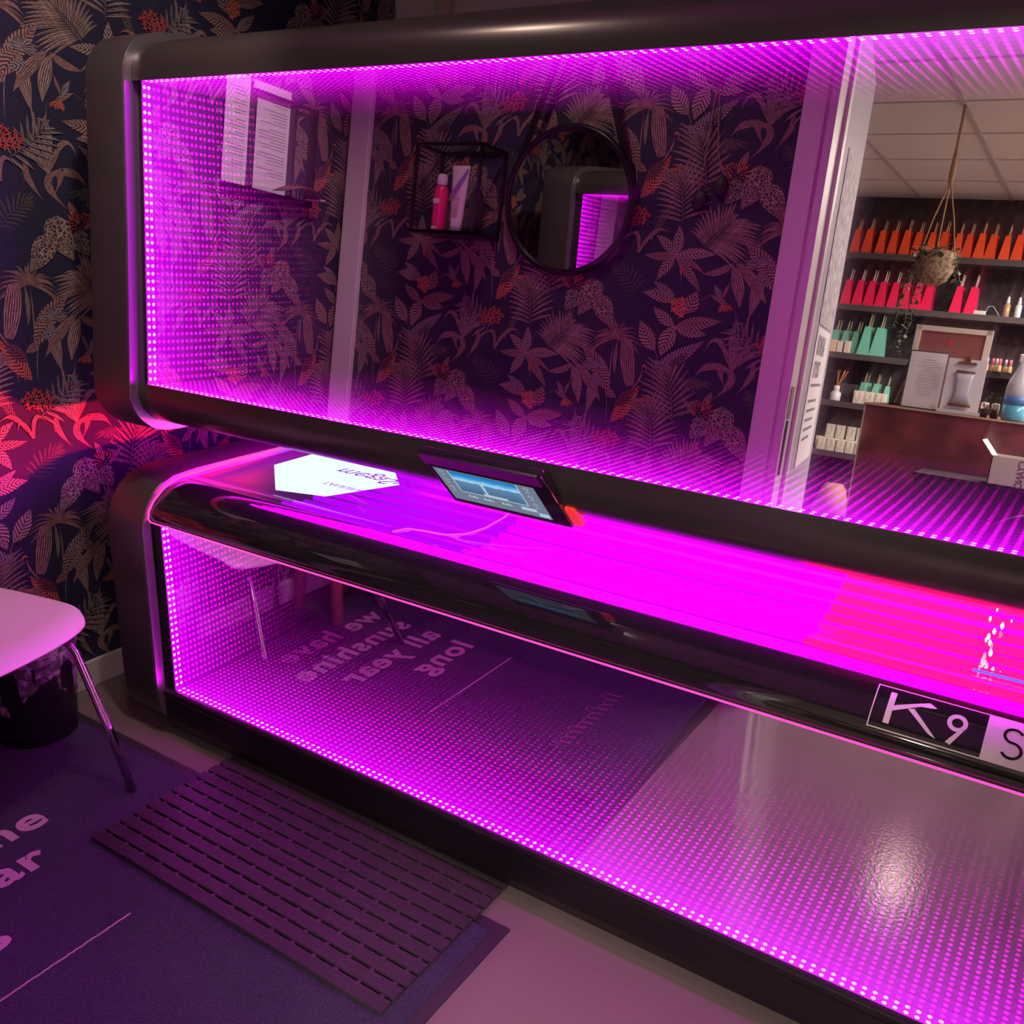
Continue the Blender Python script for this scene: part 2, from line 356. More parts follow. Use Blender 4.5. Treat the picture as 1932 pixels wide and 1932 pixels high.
# bromeliad and net leaves
nl(); leafp((1300, 1440), (1385, 1290), 70, ROSE, 0); leafp((1260, 1470), (1160, 1330), 44, ROSE, 0)
nl()
for k in range(34):
    a = k * 2.399; r_ = 3 + 12 * math.sqrt(k); c = (1300 + r_ * math.cos(a), 1430 + r_ * .8 * math.sin(a)); leafp(c, (c[0] + 30 * math.cos(a) + 8, c[1] + 26 * math.sin(a) - 12), 13, tuple(x * rr.uniform(.75, 1.2) for x in RED), 0, 0, 'leaf', 1)
nl(); leafp((1330, 1500), (1215, 1640), 150, OLIVE, 2, 0, 'heart'); nl(); leafp((1500, 1420), (1330, 1690), 196, CREAM, 2, -14, 'heart'); nl(); leafp((1510, 1560), (1640, 1810), 160, CREAM, 2, 10, 'heart')
# small red orchids
frond((560, 1760), (440, 1640), (330, 1500), 9, 130, 20, GREY, 20)
nl()
for k in range(26):
    a = k * 2.399; r_ = 18 * math.sqrt(k); c = (580 + r_ * 1.15 * math.cos(a), 1640 + r_ * .75 * math.sin(a))
    for j in range(4):
        b = j * 1.57 + k; leafp(c, (c[0] + 21 * math.cos(b), c[1] + 21 * math.sin(b)), 13, tuple(x * rr.uniform(.7, 1.2) for x in RED), 0, 0, 'leaf', 1)
nl()
for e, m in (((520, 1790), (620, 1680)), ((820, 1800), (740, 1680)), ((700, 1850), (700, 1730))): blade([(600, 1900), m, e], 34, 'strap', ROSE, 0, 3)

SEG = 8
def build_pattern():
    """all blades as strips, in wall coordinates (u, v), for one repeat"""
    V = []; UV = []; C = []; F = []
    for layer, (pts, w_, shape, tint, kind, _l, nlines) in enumerate(blades):
        P = [hmap(*p) for p in pts]; W = w_ * .000405
        cl = []
        for i in range(SEG + 1):
            t = i / SEG; cl.append((qb(*P, t), t))
        L = sum(math.dist(cl[i][0], cl[i + 1][0]) for i in range(SEG))
        b = len(V)
        for i, (p, t) in enumerate(cl):
            q0 = cl[max(i - 1, 0)][0]; q1 = cl[min(i + 1, SEG)][0]
            dx, dy = q1[0] - q0[0], q1[1] - q0[1]; l = math.hypot(dx, dy) + 1e-9; nx, ny = -dy / l, dx / l
            if shape == 'strap': ww = W * (.55 + .45 * math.sin(math.pi * min(1, t * 1.1))) * (1 - max(0, t - .55) / .45 * .97)
            elif shape == 'leaflet': ww = W * (math.sin(math.pi * (t ** .8)) * .9 + .10) * (1 if t < .98 else .05)
            elif shape == 'broad': ww = W * (.30 + .7 * math.sin(math.pi * min(1, .1 + t * .72)))
            elif shape == 'heart': ww = W * max(.03, math.sin(math.pi * min(1, (t * .92 + .04) ** .62)))
            else: ww = W * max(.02, math.sin(math.pi * t ** .85))
            for s_ in (-1, 0, 1):
                V.append((p[0] + nx * ww * .5 * s_, p[1] + ny * ww * .5 * s_, layer)); UV.append((t * L * 50, s_ * nlines)); C.append((*tint, (0, .5, 1)[kind]))
        for i in range(SEG):
            for s_ in (0, 1):
                a = b + i * 3 + s_; F.append((a, a + 1, a + 4, a + 3))
    return np.array(V), np.array(UV), np.array(C), np.array(F)
PV, PUV, PC, PF = build_pattern()
MAXL = lay[0]

def leafprint_mat():
    m = bpy.data.materials.new('printed_foliage'); m.use_nodes = True; nt = m.node_tree; b = nt.nodes['Principled BSDF']; b.inputs['Roughness'].default_value = .75
    N = nt.nodes.new; Lk = nt.links.new
    at = N('ShaderNodeAttribute'); at.attribute_name = 'tint'; uv = N('ShaderNodeUVMap'); uv.uv_map = 'uv'
    sp = N('ShaderNodeSeparateXYZ'); Lk(uv.outputs[0], sp.inputs[0])
    nz = N('ShaderNodeTexNoise'); nz.inputs['Scale'].default_value = 1.3; Lk(uv.outputs[0], nz.inputs['Vector'])
    def mth(op, a, b_=None, c=None):
        n = N('ShaderNodeMath'); n.operation = op
        for i, x in enumerate((a, b_, c)):
            if x is None: continue
            if isinstance(x, (int, float)): n.inputs[i].default_value = x
            else: Lk(x, n.inputs[i])
        return n.outputs[0]
    av = mth('ABSOLUTE', sp.outputs[1])
    # long engraved lines
    ln = mth('SINE', mth('ADD', mth('MULTIPLY', sp.outputs[1], 3.6), mth('MULTIPLY', nz.outputs[0], 5.0)))
    lines = mth('SMOOTH_MAX', mth('MULTIPLY_ADD', ln, .75, .50), .09, .2)
    # side veins
    vn = mth('SINE', mth('ADD', mth('SUBTRACT', mth('MULTIPLY', sp.outputs[0], 11.0), mth('MULTIPLY', av, 3.4)), mth('MULTIPLY', nz.outputs[0], 3.0)))
    veins = mth('SMOOTH_MAX', mth('MULTIPLY_ADD', vn, .65, .50), .10, .2)
    mid = mth('GREATER_THAN', av, .12)
    veins = mth('MULTIPLY', veins, mth('MULTIPLY_ADD', mid, .7, .3))
    # net
    vo = N('ShaderNodeTexVoronoi'); vo.feature = 'DISTANCE_TO_EDGE'; vo.inputs['Scale'].default_value = 1.0; mp = N('ShaderNodeMapping'); mp.inputs['Scale'].default_value = (1.9, 1.35, 1); Lk(uv.outputs[0], mp.inputs[0]); Lk(mp.outputs[0], vo.inputs['Vector'])
    net = mth('MULTIPLY_ADD', mth('LESS_THAN', vo.outputs['Distance'], .085), .85, .10)
    k1 = mth('COMPARE', at.outputs['Alpha'], .5, .2); k2 = mth('GREATER_THAN', at.outputs['Alpha'], .8)
    mix = lambda f, a, b_: mth('ADD', mth('MULTIPLY', a, mth('SUBTRACT', 1.0, f)), mth('MULTIPLY', b_, f))
    val = mix(k2, mix(k1, lines, veins), net)
    vm = N('ShaderNodeVectorMath'); vm.operation = 'SCALE'; Lk(at.outputs['Color'], vm.inputs[0]); Lk(val, vm.inputs['Scale'])
    Lk(vm.outputs[0], b.inputs['Base Color'])
    return m
MT['print'] = leafprint_mat()
MT['navy'] = mat('navy_wallpaper_ground', (.014, .012, .046), .8, bump=(700, .15, .0004))

def wallpaper(name, u0, u1, z0, z1, place, du=0, dz=0, holes=()):
    """wall board plus printed motifs; place(u, z, h) -> xyz, h = height above the paper"""
    A = np.array((.473, -.333)); B = np.array((0, .666))
    vs = []; uvs = []; cs = []; fs = []; base = 0
    umin, umax = PV[:, 0].min(), PV[:, 0].max(); vmin, vmax = PV[:, 1].min(), PV[:, 1].max()
    for i in range(-12, 13):
        for j in range(-12, 13):
            o = A * i + B * j + (du, dz)
            if umax + o[0] < u0 or umin + o[0] > u1 or vmax + o[1] < z0 or vmin + o[1] > z1: continue
            P = PV.copy(); P[:, 0] += o[0]; P[:, 1] += o[1]
            c = P[PF]; cu = c[:, :, 0]; cz = c[:, :, 1]
            ok = (cu.max(1) > u0) & (cu.min(1) < u1) & (cz.max(1) > z0) & (cz.min(1) < z1)
            P[:, 0] = P[:, 0].clip(u0, u1); P[:, 1] = P[:, 1].clip(z0, z1)
            for (h0, h1, g0, g1) in holes:
                ok &= ~((cu.min(1) > h0) & (cu.max(1) < h1) & (cz.min(1) > g0) & (cz.max(1) < g1))
            f = PF[ok]
            if not len(f): continue
            used, inv = np.unique(f, return_inverse=True)
            vs.append(P[used]); uvs.append(PUV[used]); cs.append(PC[used]); fs.append(inv.reshape(f.shape) + base); base += len(used)
    P = np.concatenate(vs); U = np.concatenate(uvs); Cc = np.concatenate(cs); Fq = np.concatenate(fs)
    xyz = [place(u, z, .0004 + l * .00001) for u, z, l in P]
    return xyz, U, Cc, Fq

def make_wall(name, backing, pat):
    xyz, U, Cc, Fq = pat; nb = len(backing.v)
    verts = list(backing.v) + xyz; faces = list(backing.f) + [tuple(int(i) + nb for i in f) for f in Fq]
    me = bpy.data.meshes.new(name); me.from_pydata(verts, [], faces)
    mi = np.array(list(backing.mi) + [1] * len(Fq)); me.polygons.foreach_set('material_index', mi)
    uvl = me.uv_layers.new(name='uv'); col = me.color_attributes.new('tint', 'FLOAT_COLOR', 'POINT')
    li = np.zeros(len(me.loops), dtype=np.int32); me.loops.foreach_get('vertex_index', li)
    allu = np.zeros((len(verts), 2)); allu[nb:] = U; uvl.data.foreach_set('uv', allu[li].ravel())
    allc = np.zeros((len(verts), 4)); allc[nb:] = Cc; col.data.foreach_set('color', allc.ravel())
    me.update(); o = new_obj(name, me, [MT['navy'], MT['print'], MT['white_far']]); tag(o, kind='structure'); return o

# left wall (foot of the bed)
b = MB().box(XL - .1, XL, YW - .1, YB + .1, 0, ZC)
make_wall('wall_left', b, wallpaper('l', YW, YB - .0, .0, ZC, lambda u, z, h: (XL + h, u, z), .606, -.374))
# doorway wall, wallpaper on the room side, white on the reception side
b = MB()
for x0, x1, z0, z1 in ((XL, DX0 - .02, 0, ZC), (DX0 - .02, DX1 + .02, DZ, ZC), (DX1 + .02, XR, 0, ZC)):
    b.box(x0, x1, .215, YW, z0, z1, 0); b.box(x0, x1, .20, .2149, z0, z1, 2)
make_wall('wall_front', b, wallpaper('f', .84, -XL, 0, ZC, lambda u, z, h: (-u, YW + h, z)))
# plain walls
def struct(name, mb, mats, **k): return tag(mb.build(name, mats, **k), kind='structure')
struct('wall_back', MB().box(XL, XR, YB, YB + .1, 0, ZC), MT['white_far'])
struct('wall_right', MB().box(XR, XR + .1, YW, YB, 0, ZC), MT['white_far'])
struct('wall_reception', MB().box(-3.2, 1.8, RYB - .1, RYB, 0, ZC), MT['receptwall'])
struct('wall_reception_left', MB().box(-3.3, -3.2, RYB, .2, 0, ZC), MT['white_far'])
struct('wall_reception_right', MB().box(1.8, 1.9, RYB, .2, 0, ZC), MT['white_far'])

# floor: pale vinyl tiles with a pebbled gloss
def floor_mat():
    m = mat('pale_vinyl_floor', (.26, .21, .20), .075, 0, .5); nt = m.node_tree; b_ = nt.nodes['Principled BSDF']
    tc = nt.nodes.new('ShaderNodeTexCoord'); br = nt.nodes.new('ShaderNodeTexBrick'); br.offset = .5
    br.inputs['Scale'].default_value = 1; br.inputs['Brick Width'].default_value = .92; br.inputs['Row Height'].default_value = .46; br.inputs['Mortar Size'].default_value = .0012
    br.inputs['Color1'].default_value = (.20, .150, .150, 1); br.inputs['Color2'].default_value = (.197, .148, .148, 1); br.inputs['Mortar'].default_value = (.18, .135, .135, 1)
    nt.links.new(tc.outputs['Object'], br.inputs['Vector']); nt.links.new(br.outputs['Color'], b_.inputs['Base Color'])
    n = nt.nodes.new('ShaderNodeTexVoronoi'); n.inputs['Scale'].default_value = 170; n.feature = 'SMOOTH_F1'
    nt.links.new(tc.outputs['Object'], n.inputs['Vector'])
    bp = nt.nodes.new('ShaderNodeBump'); bp.inputs['Strength'].default_value = .16; bp.inputs['Distance'].default_value = .0010
    nt.links.new(n.outputs['Distance'], bp.inputs['Height']); nt.links.new(bp.outputs[0], b_.inputs['Normal'])
    return m
MT['floor'] = floor_mat()
struct('floor', MB().box(-3.3, 1.9, RYB - .1, YB + .1, -.1, 0), MT['floor'])
struct('ceiling', MB().box(-3.3, 1.9, RYB - .1, YB + .1, ZC, ZC + .1), MT['ceil'])
g = MB()
yy = .2
k = 0
for k in range(8):
    y = -.56 - .585 * k + .0
    if y > RYB: g.box(-3.2, 1.8, y - .006, y + .006, ZC - .004, ZC + .001)
for x in (-2.6, -1.99, -1.38, -.82, -.25, .35, .95): g.box(x - .012, x + .012, RYB, .2, ZC - .006, ZC + .001)
struct('trim_1', g, MT['grid'])
# baseboards
struct('baseboard_left', MB().box(XL, XL + .014, YW, YB, 0, .085), MT['base'], bevel=.003)
struct('baseboard_front', MB().box(XL + .014, DX0 - .11, YW, YW + .013, 0, .07).box(DX1 + .11, XR, YW, YW + .013, 0, .07), MT['base'], bevel=.003)
struct('baseboard_back', MB().box(XL, XR, YB - .014, YB, 0, .085), MT['base'])
# corner post cover
struct('trim_2', MB().box(-2.448, -2.357, YW, YW + .022, .085, ZC), MT['frame'], bevel=.003)
# door frame: casing, reveal and stop beads
fr = MB()
for x0, x1 in ((DX0 - .091, DX0 - .028), (DX1 + .04, DX1 + .105)): fr.box(x0, x1, YW, YW + .012, 0, DZ + .07)
fr.box(DX0 - .091, DX1 + .105, YW, YW + .012, DZ + .035, DZ + .10)
fr.box(DX0 - .045, DX0, .195, YW + .004, 0, DZ + .04); fr.box(DX1, DX1 + .045, .195, YW + .004, 0, DZ + .04); fr.box(DX0 - .04, DX1 + .04, .195, YW + .004, DZ, DZ + .04)
fr.box(DX0, DX0 + .010, .236, .258, 0, DZ)
struct('trim_3', fr, MT['frame'], bevel=.0025)
# strike plate on the jamb
t = empty('strike_plate', (DX0 + .001, .305, 1.12)); tag(t, 'grey metal strike plate let into the door jamb', 'door fitting')
MB().box(0, .002, -.012, .012, -.04, .05).build('plate', MT['silver'], t); MB().box(.001, .003, -.004, .008, -.20, -.045).build('slot', MT['dark'], t)
# open door leaf with posters
ang = math.radians(10.5)
d = empty('door_1', (DX0 - .003, .19, 0), -ang); tag(d, kind='structure')
MB().box(-.042, 0, -.80, 0, .01, DZ - .005).build('door_leaf', MT['leafpaint'], d, bevel=.003)
def poster(y0, y1, z0, z1, mt, lbl, lines=(), title=None):
    e = empty('poster', (0, 0, 0)); e.parent = None
    mw = Matrix.Translation((DX0 - .003, .19, 0)) @ Matrix.Rotation(-ang, 4, 'Z')
    e.matrix_world = mw
    MB().box(.001, .003, y0, y1, z0, z1).build('sheet', MT[mt], e)
    ib = MB()
    for i, (zz, wd) in enumerate(lines): ib.box(.0031, .0036, y1 - .06 - wd, y1 - .06, zz, zz + .009)
    if title:
        for j, (tx, zz, sz) in enumerate(title): put_text(ib, tx, sz, lambda a, b_, zz=zz: (.0036, y1 - .06 - a, zz + b_), bold=.002)
    ib.build('print', MT['ink'], e)
    tag(e, lbl, 'poster')
poster(-.66, -.14, 1.36, 1.86, 'poster', 'tall grey photographic poster on the open door leaf', [])
poster(-.66, -.14, .92, 1.352, 'paper', 'white text poster under the grey photo poster on the door', [(1.17, .4), (1.12, .3), (1.09, .33), (1.06, .28), (1.03, .32), (1.00, .25)], [('BONSAI', 1.27, .085), ('STYLIST', 1.20, .07)])
# pipe and wall panels behind the bed
struct('trim_4', MB().box(-2.072, -2.060, YB - .012, YB, .085, ZC).box(-1.99, -1.984, YB - .006, YB, .085, ZC).box(-2.06, 1.2, YB - .005, YB, .6, ZC), MT['white_far'])
t = MB().tube([(-2.21, YB - .05, .1), (-2.21, YB - .05, 1.2), (-2.21, YB - .05, ZC)], .028, 14).build('pipe', MT['pipe']); tag(t, 'cream heating pipe running up the white wall behind the bed', 'pipe')

# ------------------------------------------------------------------ tanning bed
TH = math.radians(4.5); SN, CS = math.sin(TH), math.cos(TH)
def K(s, m): return (1.455 + s * SN - m * CS, .995 + s * CS + m * SN)      # canopy plane: s up the glass, m outwards
BED = empty('tanning_bed', (-.95, 1.95, 0)); tag(BED, 'large black tanning bed with raised canopy and magenta light tunnel panels', 'tanning bed')
def part(mb, name, mats, parent=None, smooth=0, **k):
    o = mb.build(name, mats, None, **k)
    if smooth:
        o.data.polygons.foreach_set('use_smooth', [True] * len(o.data.polygons)); o.data.update()
        e_ = o.modifiers.new('split', 'EDGE_SPLIT'); e_.split_angle = math.radians(smooth)
    o.parent = parent or BED
    o.matrix_parent_inverse = Matrix.Identity(4)
    if not parent: o.location = (.95, -1.95, 0)
    return o
X0, X1 = -2.05, .15
basecap = [(1.425, .156), (1.425, .60), (1.4275, .625), (1.437, .652), (1.448, .675), (1.471, .705), (1.5, .725), (1.536, .738), (1.607, .743), (2.40, .741), (2.40, .03), (1.50, .028), (1.47, .036), (1.45, .055), (1.435, .085), (1.428, .115)]
topcap = [(1.430, 1.001), (1.459, 1.315), (1.489, 1.688), (1.494, 1.725), (1.505, 1.75), (1.520, 1.77), (1.542, 1.787), (1.59, 1.803), (1.66, 1.81), (2.3, 1.83), (2.42, 1.80), (2.48, 1.70), (2.48, 1.0), (2.44, .90), (2.36, .862), (1.56, .860), (1.527, .863), (1.501, .868), (1.482, .877), (1.458, .897), (1.444, .914), (1.434, .935), (1.427, .96)]
for nm, prof in (('base', basecap[::-1]), ('canopy', topcap)):
    for x0, x1 in ((X0 - .145, X0), (X1, X1 + .145)):
        o = part(MB().prism_x(prof, x0, x1, 0, 0, 0), 'end_cap', [MT['gunmetal']], bevel=.006, smooth=36)
        if x0 < -1: o['label'] = 'gunmetal end cap of the ' + nm
# silver rim on the inner side of each cap
def rim(prof, x, dirx, depth=.024):
    n = len(prof); c = Vector((sum(p[0] for p in prof) / n, sum(p[1] for p in prof) / n)); inn = []
    for i in range(n):
        a = Vector(prof[i - 1]); b_ = Vector(prof[i]); c_ = Vector(prof[(i + 1) % n])
        t1 = (b_ - a).normalized(); t2 = (c_ - b_).normalized(); nn = Vector((-(t1 + t2).y, (t1 + t2).x)).normalized()
        if nn.dot(c - b_) < 0: nn = -nn
        inn.append(b_ + nn * depth)
    m = MB(); vs = [(x + .003 * dirx, *p) for p in prof] + [(x + .003 * dirx, *p) for p in inn]
    m.add(vs, [(i, (i + 1) % n, n + (i + 1) % n, n + i) for i in range(n)]); m.add([(x, *p) for p in prof] + [(x + .003 * dirx, *p) for p in prof], [(i, (i + 1) % n, n + (i + 1) % n, n + i) for i in range(n)])
    return m
for prof in (basecap, topcap):
    part(rim([(p[0] + .0015 if p[0] < 1.6 else p[0], p[1]) for p in prof], X0, 1), 'rim', [MT['silver']]); part(rim(prof, X1, -1), 'rim', [MT['silver']])
# base shell below and behind the light panel
shell = [(1.452, .147), (1.444, .140), (1.444, .128), (1.448, .120), (1.448, .055), (1.462, .022), (2.37, .022), (2.37, .735), (2.33, .735), (2.28, .60), (2.15, .55), (1.95, .525), (1.76, .55), (1.64, .62), (1.60, .62), (1.475, .60), (1.475, .147)]
part(MB().prism_x(shell, X0, X1), 'base_shell', [MT['black']], bevel=.002)
bump_prof = [(1.452, .632), (1.450, .640), (1.4505, .652), (1.456, .664), (1.466, .6755), (1.480, .688), (1.498, .7015), (1.512, .7095), (1.527, .7155), (1.545, .720), (1.565, .7215), (1.585, .716), (1.60, .70), (1.60, .61), (1.476, .601), (1.476, .632)]
part(MB().prism_x(bump_prof, X0, X1, smooth=False), 'bumper', [MT['gloss']], smooth=34)['label'] = 'glossy black rounded bumper'
part(MB().box(X0, -2.01, 1.4555, 1.4755, .14, .64), 'panel_frame', [MT['black']]); part(MB().box(.11, X1, 1.4555, 1.4755, .14, .64), 'panel_frame', [MT['black']])
for i in range(4):
    fx, fy = ((-1.9, 1.6), (.0, 1.6), (-1.9, 2.25), (.0, 2.25))[i]
    part(MB().lathe([(.03, 0), (.03, .03)], (fx, fy, 0)), 'foot', [MT['rubber']])
# canopy shell
cs = [K(0, 0), (1.4525, .975), (1.4535, .958), (1.461, .935), (1.470, .920), (1.482, .9065), (1.497, .896), (1.515, .889), (1.535, .885), (1.60, .884), (1.72, .925), (1.85, .955), (1.98, .962), (2.12, .950), (2.26, .91), (2.34, .87), (2.40, .88), (2.45, 1.0), (2.45, 1.72), (2.40, 1.79), (2.3, 1.805), (1.66, 1.792), (1.62, 1.789), (1.588, 1.783), (1.562, 1.775), (1.542, 1.765), (1.529, 1.754), (1.521, 1.743), (1.516, 1.731), (1.513, 1.718), K(.712, .0), K(.697, 0), K(.697, -.02), K(0, -.02)]
part(MB().prism_x(cs, X0, X1), 'canopy_shell', [mat('satin_black_metal', (.085, .070, .068), .27, .65)], smooth=30)
th = X0
part(MB().box(0, -2.01 - X0, 0, .02, 0, .697), 'panel_frame', [MT['black']])
pf = BED.children[-1]; pf.location = (X0 + .95, 1.4555 - 1.95, .995); pf.rotation_euler = (-TH, 0, 0)
part(MB().box(0, .04, 0, .02, 0, .697), 'panel_frame', [MT['black']]); pf = BED.children[-1]; pf.location = (.11 + .95, 1.4555 - 1.95, .995); pf.rotation_euler = (-TH, 0, 0)

# infinity panels: two-way glass, back mirror, led strips round the cavity
GX0, GX1, PITCH, D = -2.01, .11, .0181, .014
def panel(fn, H, tilt, tag_name):
    """fn(x, s, depth) -> xyz ; depth measured inwards from the glass"""
    g_ = MB().quad(fn(GX0, 0, 0), fn(GX1, 0, 0), fn(GX1, H, 0), fn(GX0, H, 0))
    o = part(g_, 'mirror_glass', [MT['twoway']]); o['label'] = 'half-mirrored glass front of the ' + tag_name
    dT = D - H * math.tan(tilt)
    part(MB().quad(fn(GX0, -.001, D), fn(GX1, -.001, D), fn(GX1, H + .001, dT), fn(GX0, H + .001, dT)), 'back_mirror', [MT['backmirror']])
    def strip(p0, dirv, nrm, length, dd0, dd1, lbl):
        # p0: start (x, s); dirv along; nrm: inward in-plane direction
        a = p0; e = (p0[0] + dirv[0] * length, p0[1] + dirv[1] * length)
        q = MB().quad(fn(*a, .0003), fn(*e, .0003), fn(*e, dd1), fn(*a, dd0), 0)
        st = part(q, 'led_strip', [MT['strip']])
        st['label'] = 'glowing magenta led strip along the ' + lbl
        n = int(length / PITCH); off = (length - (n - 1) * PITCH) / 2; db = MB()
        for i in range(n):
            t_ = off + i * PITCH; cx = p0[0] + dirv[0] * t_ + nrm[0] * .0008; cs_ = p0[1] + dirv[1] * t_ + nrm[1] * .0008
            vs = []
            for k_ in range(8):
                a_ = 2 * math.pi * k_ / 8; vs.append(fn(cx + dirv[0] * .0042 * math.cos(a_), cs_ + dirv[1] * .0042 * math.cos(a_), .007 + .0042 * math.sin(a_)))
            vs.append(fn(cx + nrm[0] * .0012, cs_ + nrm[1] * .0012, .007))
            db.add(vs, [(k_, (k_ + 1) % 8, 8) for k_ in range(8)])
        o_ = db.build('led_diodes', [MT['led']], st); o_['kind'] = 'stuff'
    strip((GX0, .0002), (1, 0), (0, 1), GX1 - GX0, D, D, 'bottom of the ' + tag_name)
    strip((GX0, H - .0002), (1, 0), (0, -1), GX1 - GX0, dT, dT, 'top of the ' + tag_name)
    strip((GX0 + .0002, 0), (0, 1), (1, 0), H, D, dT, 'left end of the ' + tag_name)
    strip((GX1 - .0002, 0), (0, 1), (-1, 0), H, D, dT, 'right end of the ' + tag_name)
panel(lambda x, s, dp: (x, 1.455 + dp, .1475 + s), .485, math.radians(.16), 'base panel')
panel(lambda x, s, dp: (x, *K(s, -dp)), .697, math.radians(.08), 'canopy panel')
# trim along bumper and round the cap, pink shine put in as glow
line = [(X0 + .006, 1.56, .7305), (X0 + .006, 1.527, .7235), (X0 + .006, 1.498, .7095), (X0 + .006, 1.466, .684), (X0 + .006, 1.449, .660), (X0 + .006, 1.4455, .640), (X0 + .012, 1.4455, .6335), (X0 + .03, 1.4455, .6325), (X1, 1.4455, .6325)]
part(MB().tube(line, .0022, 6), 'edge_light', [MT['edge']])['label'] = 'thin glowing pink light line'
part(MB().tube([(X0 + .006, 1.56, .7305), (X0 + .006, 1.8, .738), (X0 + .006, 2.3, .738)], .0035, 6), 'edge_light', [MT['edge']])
# acrylic bed surface and lamps
ac = [(1.575, .7235), (1.63, .716), (1.70, .690), (1.78, .658), (1.87, .636), (1.95, .630), (2.04, .636), (2.13, .658), (2.21, .690), (2.28, .720), (2.335, .736)]
m = MB(); na = len(ac); m.add([(X0, *p) for p in ac] + [(X1, *p) for p in ac], [(i, i + 1, na + i + 1, na + i) for i in range(na - 1)], 0, True)
part(m, 'acrylic_surface', [MT['acryl']])
rf = [(1.605, .625), (1.655, .612), (1.76, .556), (1.95, .532), (2.15, .556), (2.27, .61), (2.325, .73)]
m = MB(); nr = len(rf); m.add([(X0, *p) for p in rf] + [(X1, *p) for p in rf], [(i, i + 1, nr + i + 1, nr + i) for i in range(nr - 1)], 0, True)
part(m, 'reflector', [MT['reflector']])
def along(poly, n):
    L = [0]
    for i in range(len(poly) - 1): L.append(L[-1] + math.dist(poly[i], poly[i + 1]))
    out = []
    for k_ in range(n):
        t_ = L[-1] * (k_ + .5) / n
        for i in range(len(poly) - 1):
            if L[i + 1] >= t_:
                f = (t_ - L[i]) / (L[i + 1] - L[i]); out.append((poly[i][0] * (1 - f) + poly[i + 1][0] * f, poly[i][1] * (1 - f) + poly[i + 1][1] * f)); break
    return out
lamps = along([(1.622, .660), (1.70, .640), (1.80, .602), (1.95, .575), (2.10, .602), (2.20, .64), (2.29, .69)], 16)
for i, (y, z) in enumerate(lamps):
    o = part(MB().tube([(-1.98, y, z), (-1.335, y, z)], .0095, 10), 'lamp_tube', [MT['tube']]); o = part(MB().tube([(-1.33, y, z), (-.46, y, z)], .0095, 10), 'magenta_lamp_tube', [MT['tubemag']])
    o = part(MB().tube([(-.452, y, z), (.10, y, z)], .0095, 10), 'red_lamp_tube', [MT['tubered']])
clamps = along([(1.65, 1), (2.27, 1)], 12)
cl = along([(1.62, .90), (1.72, .939), (1.85, .968), (1.98, .975), (2.12, .963), (2.26, .925)], 12)
for y, z in cl: part(MB().tube([(-1.95, y, z - .026), (.05, y, z - .026)], .013, 8), 'canopy_lamp_tube', [MT['tubeup']])
part(MB().tube([(-1.33, y_ , z_ + .002) for y_, z_ in ac], .0018, 6), 'acrylic_seam', [MT['edge']])  # pink shine of the seam put in with the trim's glow
# reflected bright spots put in as glowing beads, blue line near the right end
for x, y, z, k_ in ((x_, y_, z_, q_ * .62) for x_, y_, z_, q_ in ((-.128, 2.14, .652, .7), (-.134, 2.085, .65, 1), (-.108, 2.06, .65, 1.5), (-.118, 2.02, .65, 1.3), (-.124, 1.985, .65, 1.3), (-.118, 1.955, .65, 1.2), (-.126, 1.965, .65, .9), (-.110, 1.905, .65, 1.5), (-.095, 2.10, .65, .6))):
    part(MB().lathe([(.001, -.007 * k_), (.0032 * k_, -.003 * k_), (.0038 * k_, .001), (.0024 * k_, .006 * k_), (.001, .009 * k_)], (x, y, z), 10), 'bulb', [MT['warmbulb']])
for y0, y1, z0 in ((1.690, 1.694, .700), (1.700, 1.703, .697), (1.712, 1.716, .692)): part(MB().box(-.12, .1, y0, y1, z0, z0 + .002), 'blue_light_line', [MT['bluestrip']])
# reflection in the acrylic with upside-down lettering, put in as a glowing sheet
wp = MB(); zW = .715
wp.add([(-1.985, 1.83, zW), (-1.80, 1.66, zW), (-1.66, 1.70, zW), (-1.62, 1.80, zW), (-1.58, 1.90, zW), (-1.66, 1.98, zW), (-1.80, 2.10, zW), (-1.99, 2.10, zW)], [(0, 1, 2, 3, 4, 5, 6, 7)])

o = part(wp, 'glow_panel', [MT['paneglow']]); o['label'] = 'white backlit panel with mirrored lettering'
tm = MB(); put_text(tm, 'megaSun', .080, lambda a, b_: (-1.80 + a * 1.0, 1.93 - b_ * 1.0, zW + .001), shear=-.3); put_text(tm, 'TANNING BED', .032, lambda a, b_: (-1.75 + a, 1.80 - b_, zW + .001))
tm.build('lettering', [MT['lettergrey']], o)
# sticker on the bumper, wrapped over its curve
arc = [(1.4505, .645), (1.4505, .652), (1.456, .664), (1.466, .6755), (1.480, .688), (1.498, .7015), (1.512, .7095), (1.527, .7155), (1.545, .720)]
AL = [0]
for i in range(len(arc) - 1): AL.append(AL[-1] + math.dist(arc[i], arc[i + 1]))
def onarc(x, s_, h=.0006):
    s_ = max(0, min(AL[-1], s_))
    for i in range(len(arc) - 1):
        if AL[i + 1] >= s_ - 1e-9:
            f = (s_ - AL[i]) / (AL[i + 1] - AL[i]); a, b_ = arc[i], arc[i + 1]; t1 = Vector((b_[0] - a[0], b_[1] - a[1])).normalized()
            return (x, a[0] + (b_[0] - a[0]) * f - t1.y * h, a[1] + (b_[1] - a[1]) * f + t1.x * h)
S0, S1 = .020, .0985          # lower and upper edge of the sticker along the curve
def arcquad(mb, x0, x1, s0, s1, mi=0, h=.0006, n=8):
    for k_ in range(n):
        a = s0 + (s1 - s0) * k_ / n; b_ = s0 + (s1 - s0) * (k_ + 1) / n
        mb.quad(onarc(x0, a, h), onarc(x1, a, h), onarc(x1, b_, h), onarc(x0, b_, h), mi)
